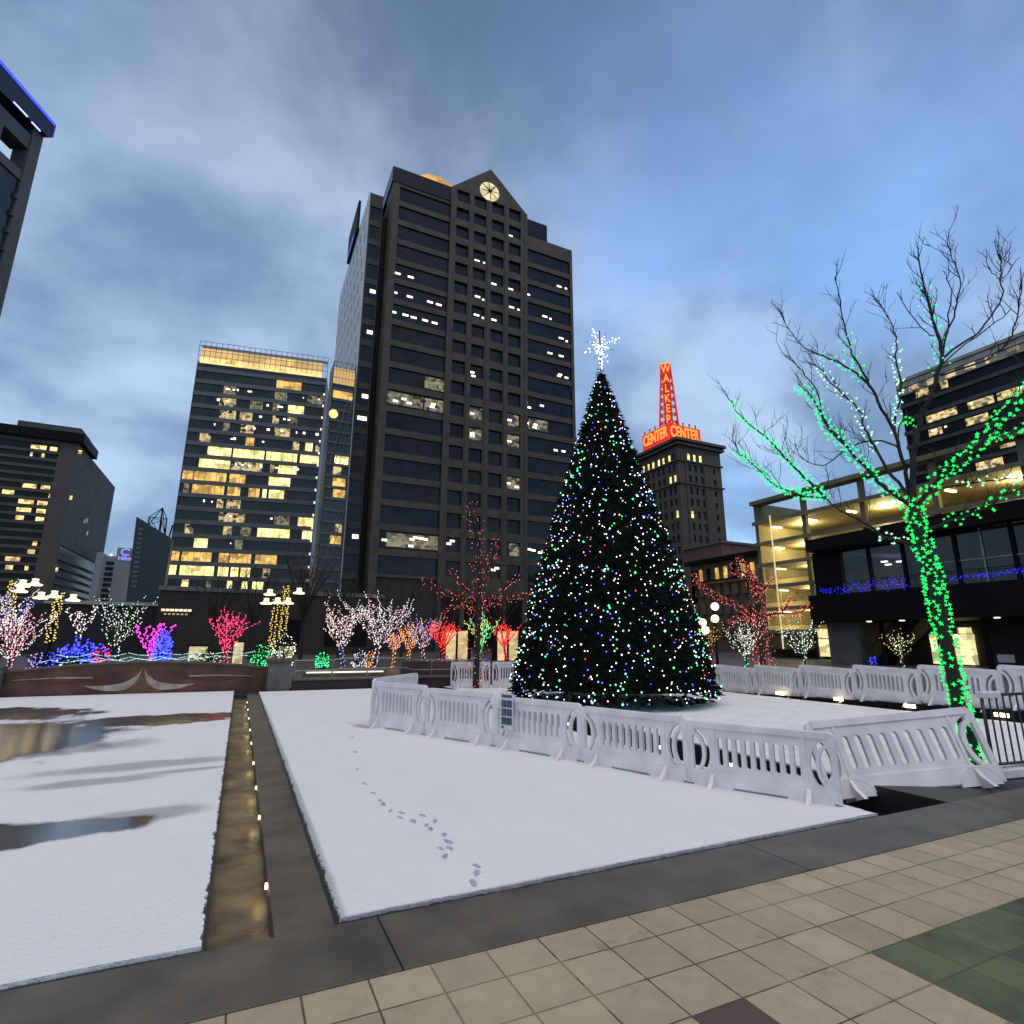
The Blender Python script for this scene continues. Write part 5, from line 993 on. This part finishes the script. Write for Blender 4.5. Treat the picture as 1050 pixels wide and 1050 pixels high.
# ---- the near green-lit tree
rng = random.Random(12)
gt = thing('bare_tree', 'bare street tree wrapped in green lights behind the tilted white barricade', 'tree', (GREEN_BASE[0], GREEN_BASE[1], 0))
gcol = glow('green_bulb', (0.015, 1.0, 0.15), 1.5, 'AUTO'); pg_ = glow('pale_green_bulb', (0.45, 1.0, 0.62), 1.6); mint = glow('mint_bulb', (0.03, 1.0, 0.30), 1.35)
for i, (r0, a, b, pts) in enumerate(GREEN_LIMBS):
    pts = V3(pts)
    if i == 0: pts = [Vector((pts[0].x, pts[0].y, -0.02))]+pts
    P = smooth_pts(pts); mb = MB(); r0 *= (0.8 if i == 0 else 0.60)
    if i == 0:
        mb.tube([wob(p, 0.006, rng) for p in P], r0*0.98, r0*0.75, n=10); mb.build('trunk', bark, gt, smooth=True)
        g = MB(); wrap(g, P, 0.096, 0.0105, rng, 0.035, True, 0, 1, 0.25); g.build('light_string', gcol, gt)
        continue
    r1 = max(0.005, r0*0.16); mb.tube([wob(p, 0.008, rng) for p in P], r0, r1, n=7, cap=False)
    up_ = pts[-1].z > 4.2
    twigs(mb, P, max(0.0062, r0*0.16), rng, 7.5 if r0 > 0.014 else 4.0, 0.40 if pts[-1].z > 6.3 else 0.52, 0.5, 0.45, 2)
    o = mb.build('branch', bark if r0 > 0.04 else twig, gt)
    if b > a:
        g = MB(); dense = i in (1, 18, 3, 4); wrap(g, P, r0*0.9+0.012, 0.016 if dense else 0.036, rng, 0.031 if dense else 0.026, True, a, b, 1.2)
        g.build('light_string', gcol if i in (18, 20) else (mint if i in (1, 3, 4, 5, 16) else pg_ if i in (2, 17, 14, 19) else gcol), gt)
lf = MB()
for p in ((9.9, 5.2, 8.15), (9.75, 5.1, 8.0), (7.4, 5.6, 6.2)):
    p = Vector(p); lf.add([p, p+Vector((.05, 0, -.04)), p+Vector((.03, 0.02, -.14)), p+Vector((-.03, 0, -.07))], [(0, 1, 2, 3)])
# ---- red trees from measured limbs
redb = glow('red_bulb', (1.0, 0.05, 0.04), 1.9); pinkw = glow('pink_white_bulb', (1.0, 0.60, 0.52), 1.7); crimson = glow('crimson_bulb', (1.0, 0.03, 0.07), 2.4)
def measured(limbs, base, label, step, size, tw, seed, dens=1.6, L0=0.9, pale=0.35, crown=False):
    rng = random.Random(seed); t = thing('bare_tree', label, 'tree', (base[0], base[1], 0), group='trees wrapped in red lights')
    A, B = MB(), MB()
    for i, (r0, a, b, pts) in enumerate(limbs):
        pts = V3(pts)
        if i == 0: pts[0].z = -0.02
        P = smooth_pts(pts); mb = MB(); mb.tube(P, r0, r0*(0.8 if i == 0 else 0.25), n=7, cap=False)
        if i: twigs(mb, P, tw, rng, dens, L0, 0.6, 0.6, 2)
        mb.build('trunk' if i == 0 else 'branch', bark, t)
        for mbx, f in ((A, 1.0), (B, pale)): wrap(mbx, P, r0*1.0, step/f*(0.35 if i == 0 else 0.75), rng, size*(1 if mbx is A else 0.8), False, a, b, 3.0)
    A.build('red_light_string', redb, t); B.build('pale_light_string', pinkw, t); return t
measured(RED_BACK_LIMBS, RED_BACK_BASE, 'tall bare tree wrapped in dim red lights left of the Christmas tree', 0.10, 0.018, 0.008, 3, 3.6, 1.3, 0.6)
measured(RED_RIGHT_LIMBS, RED_RIGHT_BASE, 'bare tree wrapped in dense red lights right of the Christmas tree', 0.055, 0.027, 0.011, 5, 2.6, 1.2, 0.55)
def tree_glow(t, m_, off, e):
    l = bpy.data.lights.new('string_glow', 'POINT'); l.energy = e; l.color = m_.node_tree.nodes['Principled BSDF'].inputs['Emission Color'].default_value[:3]; l.shadow_soft_size = 0.4
    o = bpy.data.objects.new('string_glow', l); COL.objects.link(o); o.location = off; o.parent = t
# ---- generic small lit trees
def lit_tree(x, y, H, R, label, cols, seed, trunk_cols=None, tf=0.35, nb=7, size=0.030, step=0.045, up=0.9, group='small trees wrapped in lights', sub=3, weep=0.0):
    rng = random.Random(seed); t = thing('lit_tree', label, 'tree', (x, y, 0), group=group)
    tk = [Vector((x, y, -0.02)), Vector((x+rng.gauss(0, .03*H), y, H*tf*0.5)), Vector((x+rng.gauss(0, .03*H), y, H*tf))]
    mb = MB(); mb.tube(smooth_pts(tk), 0.03*H, 0.022*H, n=7); mb.build('trunk', bark, t, smooth=True)
    nb += 3; br = MB(); strings = [MB() for _ in cols]; ts = MB()
    wrap(ts, tk, 0.024*H, step*0.7, rng, size)
    for i in range(nb):
        a = 2*pi*(i+rng.uniform(-.3, .3))/nb; rr = R*rng.uniform(0.7, 1.1); top = H*(1-0.30*rng.random()*(1.2-up)) if i % 3 else H*rng.uniform(0.85, 1.0)
        rr *= 1.0 if i % 3 else 0.35; p0 = tk[-1]; p3 = Vector((x+rr*cos(a), y+rr*sin(a), top-weep*rr))
        p1 = p0+Vector((rr*cos(a)*0.35, rr*sin(a)*0.35, (top-p0.z)*0.30)); p2 = p0+Vector((rr*cos(a)*0.75, rr*sin(a)*0.75, (top-p0.z)*0.72))
        P = smooth_pts([p0, wob(p1, .02*H, rng), wob(p2, .03*H, rng), p3]); br.tube(P, 0.014*H, 0.004*H, n=5, cap=False)
        q = []; twigs(br, P, 0.004*H, rng, sub/H*1.6, 0.30*H, 0.8, 0.5, 1, q)
        mbx = strings[i % len(cols)]; wrap(mbx, P, 0.010*H, step*1.5, rng, size, False, 0, 1, 1.0)
        for j, w in enumerate(q): (j % 3 != 0) and wrap(strings[(i+j) % len(cols)], w, 0.008, step*1.7, rng, size*0.85, False, 0, 1, 1.0)
    br.build('crown', twig, t)
    for c_, mbx in zip(cols, strings): mbx.build('light_string', c_, t)
    ts.build('trunk_light_string', trunk_cols or cols[0], t); tree_glow(t, cols[0], (0, -0.5, H*0.45), 14); return t
G = glow
white_b = G('white_bulb', (1.0, 0.93, 0.86), 1.7); cool_b = G('cool_bulb', (0.72, 0.75, 1.0), 1.7); viol = G('violet_bulb', (0.5, 0.35, 1.0), 1.6); pink = G('pink_bulb', (1.0, 0.50, 0.60), 1.5)
mag = G('magenta_bulb', (1.0, 0.05, 0.72), 3.0); bluex = G('deep_blue_bulb', (0.04, 0.05, 1.0), 4.2); grn = G('emerald_bulb', (0.04, 0.9, 0.28), 2.6); oran = G('orange_bulb', (1.0, 0.38, 0.10), 2.4)
gold = G('gold_bulb', (1.0, 0.72, 0.16), 1.6); amber = G('amber_bulb', (1.0, 0.45, 0.10), 2.0); palegreen = G('white_green_bulb', (0.75, 1.0, 0.78), 2.2); scar = G('scarlet_bulb', (1.0, 0.04, 0.03), 3.0); rosy = G('rose_bulb', (1.0, 0.05, 0.16), 3.0)
def pol(az_deg, D): a = radians(az_deg); return D*sin(a), D*cos(a)
LIT = [  # azimuth, distance, height, radius, label, colours, trunk colour, options
 (-17.05, 38, 4.5, 1.75, 'white and violet lit tree at the left edge', [white_b, viol, cool_b], cool_b, dict(nb=9, tf=0.42, sub=5)),
 (-15.6, 36, 3.5, 1.5, 'pinkish white tree with slanting branches at the left', [pink, white_b, pink], pink, dict(nb=10, tf=0.22, sub=4)),
 (-12.0, 36, 3.9, 0.8, 'white branched tree rising out of the wide blue bush', [white_b], bluex, dict(nb=5, tf=0.55, sub=1, step=0.05)),
 (-9.15, 40, 4.3, 1.35, 'pale green and white sparkling tree left of the magenta tree', [palegreen, palegreen, white_b], palegreen, dict(nb=9, tf=0.3, step=0.13, sub=5)),
 (-6.75, 33, 2.9, 0.95, 'magenta lit tree with outstretched branches', [mag], mag, dict(nb=5, tf=0.4, sub=1, step=0.035, size=0.036)),
 (-1.05, 33, 3.4, 0.95, 'red lit tree standing alone right of the blue column', [rosy], rosy, dict(nb=8, tf=0.35, sub=3, step=0.05)),
 (9.15, 30, 3.6, 1.35, 'pinkish white tree with a purple trunk left of the pair', [white_b, pink, white_b], viol, dict(nb=10, tf=0.42, sub=6, step=0.06)),
 (12.05, 30, 4.1, 1.75, 'larger white tree with upright branches right of the pair', [white_b, pink, cool_b, white_b], cool_b, dict(nb=12, tf=0.40, sub=6, step=0.06)),
 (13.7, 36, 2.5, 0.8, 'small orange and pink lit tree with a glowing trunk', [oran, pink], oran, dict(nb=8, tf=0.45, sub=5, step=0.06)),
 (15.2, 36, 2.8, 0.8, 'small amber lit tree between two pink ones', [amber, oran, pink], amber, dict(nb=8, tf=0.45, sub=5, step=0.06)),
 (16.6, 35, 3.3, 1.1, 'small rosy white tree with spread branches left of the red tree', [pink, pinkw, viol], pinkw, dict(nb=9, tf=0.4, sub=5, step=0.06)),
 (18.6, 33, 3.0, 0.95, 'bushy red lit tree left of the green one', [scar], scar, dict(nb=9, tf=0.5, sub=6, step=0.055)),
 (22.3, 33, 3.4, 1.25, 'emerald green lit tree with a bright trunk', [grn, grn, gold], grn, dict(nb=8, tf=0.5, sub=3, step=0.045)),
 (24.6, 34, 3.1, 0.95, 'red lit tree beside the Christmas tree base', [scar], scar, dict(nb=8, tf=0.5, sub=4, step=0.05)),
 (47.6, 32, 2.9, 1.0, 'white sparkling low tree with green trunk left of the red tree', [white_b, white_b, palegreen], grn, dict(nb=9, tf=0.35, sub=6, step=0.09)),
 (52.4, 34, 2.9, 1.2, 'green and white sparkling low tree right of the red tree', [palegreen, white_b], white_b, dict(nb=8, tf=0.4, sub=5, step=0.12)),
 (59.6, 41, 2.6, 0.9, 'small yellow sparkling tree by the lit pavilion doorway', [gold, palegreen], white_b, dict(nb=7, tf=0.4, sub=4, step=0.13)),
 (44.6, 40, 3.3, 1.2, 'warm orange lit tree under the street lamps', [amber, gold], scar, dict(nb=7, tf=0.45, sub=4, step=0.16)),
]
for i, (az, D, H, R, lab, cols, tcol, kw) in enumerate(LIT):
    x, y = pol(az, D); lit_tree(x, y, H*0.84, R, lab, cols, 100+i, tcol, **kw)
# ---- lit bushes and the blue column
def lit_bush(az, D, w, H, label, col, seed, n=160, size=0.036, core=None):
    rng = random.Random(seed); x, y = pol(az, D); t = thing('lit_bush', label, 'bush', (x, y, 0), group='low bushes covered in lights')
    b = MB(); s = MB()
    for i in range(120):
        a = rng.uniform(0, 2*pi); e = rng.random(); p1 = Vector((x+w*e*cos(a), y+w*e*sin(a)*0.8, H*rng.uniform(0.45, 1.0)*(1-0.4*e)))
        b.tube([(x+rng.gauss(0, .1), y, 0), (x+w*.4*e*cos(a), y+w*.4*e*sin(a), p1.z*0.5), p1], 0.018, 0.006, n=3, cap=False)
        for k in range(3): q = p1+Vector((rng.gauss(0, .06), rng.gauss(0, .06), rng.gauss(0, .06))); b.add([q, q+Vector((.07, .03, .05)), q+Vector((.02, -.05, .08))], [(0, 1, 2)])
    for i in range(n):
        a = rng.uniform(0, 2*pi); e = sqrt(rng.random()); z = H*rng.uniform(0.1, 1)*(1-0.35*e)
        s.octa((x+w*e*cos(a), y+w*e*sin(a)*0.8, z), size*rng.uniform(.7, 1.2))
    b.build('twigs', twig, t); s.build('light_string', col, t); tree_glow(t, col, (0, -w-0.3, H*0.4), 5); return t
for a in [(-13.9, 36, 0.5, 1.2, 'violet blue bush left of the two by the mural wall', viol, 2, 90),
          (-13.2, 36, 0.55, 1.15, 'deep blue bush right of the violet one', bluex, 3, 110),
          (-11.3, 35, 1.15, 1.75, 'wide deep blue bush under the white branched tree', bluex, 4, 420, 0.05),
          (-10.1, 34.5, 0.38, 1.45, 'narrow red lit bush right of the wide blue bush', scar, 5, 150),
          (-12.1, 31, 0.6, 1.05, 'low whitish green bush in front of the wide blue bush', palegreen, 6, 70, 0.04),
          (-5.95, 32, 0.42, 2.35, 'tall narrow deep blue bush right of the magenta tree', bluex, 7, 420, 0.05),
          (1.7, 35, 0.5, 1.6, 'emerald bush left of the golden lamp trunks', grn, 8, 130),
          (3.7, 36, 0.75, 2.3, 'pale green bush right of the golden lamp trunks', palegreen, 9, 130),
          (7.2, 36, 0.4, 1.1, 'bright emerald ball bush left of the purple trunked tree', grn, 10, 150),
          (10.6, 36, 0.5, 1.25, 'cool white bush between the two pale trees', cool_b, 11, 110),
          (11.7, 35, 0.32, 1.2, 'small orange red bush left of the larger white tree', oran, 12, 110),
          (-2.6, 36, 0.9, 1.15, 'low creamy white lit bush left of the red tree', white_b, 13, 90),
          (18.8, 31.5, 1.3, 0.85, 'low violet blue bush under the bushy red tree', viol, 14, 120),
          (22.6, 31, 1.2, 0.8, 'low deep blue bush at the foot of the green tree', bluex, 15, 120),
          (57.6, 43, 0.25, 1.1, 'tiny deep blue bush by the pavilion stairs', bluex, 16, 50)]:
    lit_bush(*a)
# ---- teal strings along the bridge
tl = MB(); rng = random.Random(31)
for s, (x0, x1, z0_, y_) in enumerate(((-5.6, 0.6, 1.18, 24.0), (-4.9, 0.4, 1.05, 23.6), (-5.8, -1.0, 1.02, 23.2))):
    n = 110
    for i in range(n):
        x = x0+(x1-x0)*i/n; z = z0_-0.10*abs(sin(i*0.17+s))+0.02*(x+2.6)
        if rng.random() < 0.75: tl.octa((x, y_, z), 0.012)
        if i and i % 6 == 0: tl.tube([(x-(x1-x0)/n*5, y_, z0_-0.10*abs(sin((i-5)*0.17+s))+0.02*(x+2.6)), (x, y_, z)], 0.006, n=3)
ts = thing('teal_light_rope', 'thin teal white light rope looped along the top of the mural wall', 'light rope', (-2.6, 23.6, 0))
tl.build('light_string', G('teal_bulb', (0.45, 1.0, 0.88), 1.4), ts)
q = MB()
for x in (-5.8, -4.2, -2.6, -1.0, 0.6): q.tube([(x, 23.8, 0), (x, 23.8, 1.2)], 0.02, n=5)
q.build('post', black, ts)
# ---- golden wrapped lamp posts
def lamp_post(az, D, H, label, lamps, seed, twin=False):
    rng = random.Random(seed); x, y = pol(az, D); t = thing('cluster_lamp', label, 'street lamp', (x, y, 0), group='lamp posts wrapped in golden lights')
    R_ = Vector((cos(radians(az)), -sin(radians(az)), 0)); P = [Vector((x, y, 0)), Vector((x, y, H*0.6)), Vector((x, y, H))]
    MB().tube(P, 0.09, 0.06, n=8).build('post', black, t); g = MB(); wrap(g, P, 0.10, 0.026, rng, 0.036, False, 0.35, 1.0, 1.2)
    if twin: P2 = [p-R_*0.55 for p in P[:2]]+[P[2]-R_*0.5-Vector((0, 0, .8))]; MB().tube(P2, 0.07, 0.05, n=7).build('post', black, t); wrap(g, P2, 0.09, 0.032, rng, 0.034, False, 0.1, 1, 1.2)
    g.build('golden_light_string', gold, t)
    for dx, z in lamps:
        c = Vector((x, y, z))+R_*dx; MB().tube([Vector((x, y, z-0.15)), c+Vector((0, 0, -0.12))], 0.03, n=5).build('arm', black, t)
        l = MB().lathe([(0.05, -0.11), (0.32, -0.09), (0.36, -0.02), (0.18, 0.05), (0.13, 0.20), (0.17, 0.27), (0.02, 0.30)], n=12); l.v = [v+c for v in l.v]; l.build('lamp_shade', G('lamp_cream', (1.0, 0.80, 0.42), 2.4), t)
    return t
lamp_post(-16.35, 40, 4.65, 'golden wrapped lamp post at the left edge, the taller of two', [(-0.9, 4.35), (0.35, 4.45), (0.85, 4.55), (0.3, 4.15)], 1)
lamp_post(-13.55, 40, 4.15, 'golden wrapped lamp post with wide lamps right of the taller one', [(-0.75, 3.85), (-0.2, 3.95), (0.65, 3.8)], 2)
lamp_post(3.45, 38, 5.0, 'golden twin trunk lamp post by the stone pier', [(-0.95, 4.45), (-1.1, 3.9), (-0.45, 3.95), (0.15, 3.95), (0.75, 4.6)], 3, True)
x, y = pol(45.1, 40)
sl_ = thing('globe_lamp', 'street lamp with four glowing globes right of the Christmas tree', 'street lamp', (x, y, 0)); R_ = Vector((cos(radians(45)), -sin(radians(45)), 0))
MB().tube([(x, y, 0), (x, y, 3.9)], 0.09, 0.06, n=8).build('post', black, sl_)
for dx, z in ((0.1, 4.0), (0.05, 3.2), (-0.75, 2.95), (-0.6, 2.45)):
    c = Vector((x, y, z))+R_*dx; MB().tube([(x, y, z-0.3), c-Vector((0, 0, .2))], 0.03, n=5).build('arm', black, sl_); MB().ball(c, 0.26, 12, 8).build('globe', G('globe_glow', (1.0, 0.78, 0.36), 4.0), sl_)
# ---- lit kiosks among the trees
for az, D, w, hh, lab in ((-3.3, 38, 0.9, 1.25, 'small cream lit booth left of the red tree'), (-0.1, 36, 0.5, 1.5, 'small yellow lit booth right of the red tree'), (3.9, 36, 0.75, 1.3, 'small yellow lit booth beside the golden twin lamp post')):
    x, y = pol(az, D); t = thing('lit_booth', lab, 'booth', (x, y, 0))
    MB().box(x-w/2, x+w/2, y, y+0.8, 0, hh).build('lit_wall', room('booth_glow', (1.0, 0.82, 0.45), 1.0, scale=2, lo=0.3), t); MB().box(x-w/2-.1, x+w/2+.1, y-.1, y+.9, hh+0.005, hh+0.1).build('roof', black, t)
for az, D, lab in ((19.9, 37, 'warm lit doorway behind the bushy red tree'), (25.0, 37, 'warm lit doorway behind the red tree beside the Christmas tree')):
    x, y = pol(az, D); t = thing('lit_doorway', lab, 'doorway', (x, y, 0)); MB().box(x-0.75, x+0.75, y, y+0.3, 0, 2.3).build('lit_panel', room('door_glow', (1.0, .72, .35), 1.0, scale=1.5, lo=0.4), t)
    q = MB().box(x-0.95, x-0.76, y-.1, y+.4, 0, 2.5).box(x+0.76, x+0.95, y-.1, y+.4, 0, 2.5).box(x-0.75, x+0.75, y-.1, y+.4, 2.31, 2.5).box(x-.06, x+.06, y-.08, y-.005, 0, 2.3); q.build('frame', black, t)
# ---- dark unlit trees against the office blocks
def bare(az, D, H, R, label, seed, nb=11):
    rng = random.Random(seed); x, y = pol(az, D); t = thing('bare_tree', label, 'tree', (x, y, 0), group='dark unlit trees before the offices')
    tk = [Vector((x, y, -0.02)), Vector((x, y, H*0.35))]; MB().tube(tk, 0.02*H, 0.015*H, n=7).build('trunk', bark, t); b = MB()
    for i in range(nb):
        a = 2*pi*(i+rng.random()*.5)/nb; rr = R*rng.uniform(0.3, 1); p = [tk[1]-Vector((0, 0, H*.08*rng.random())), tk[1]+Vector((rr*.35*cos(a), rr*.35*sin(a), H*.25)), tk[1]+Vector((rr*cos(a), rr*sin(a), H*rng.uniform(.4, .65)))]
        P = smooth_pts(p); b.tube(P, 0.009*H, 0.003*H, n=4, cap=False); twigs(b, P, 0.0028*H, rng, 11/H, 0.22*H, 0.8, 0.4, 2)
    b.build('crown', mat('russet_twig', (0.030, 0.017, 0.012), 0.9, var=0.4), t)
for a in [(-2.3, 55, 7.2, 2.6, 'dark bare tree left of the three before the glass office', 1), (0.8, 56, 7.6, 2.8, 'dark bare tree in the middle of three before the glass office', 2), (5.2, 52, 9.2, 3.2, 'tall dark bare tree before the narrow lit annex', 3), (8.6, 50, 8.0, 2.8, 'dark bare tree at the foot of the granite tower', 4), (14.5, 46, 6.4, 2.8, 'dark russet tree behind the larger white lit tree', 5), (19.0, 40, 6.0, 2.6, 'dark russet bushy tree behind the tall red tree', 6, 14), (24.0, 42, 5.8, 2.6, 'dark russet bushy tree behind the green lit tree', 7, 14)]:
    bare(*a)
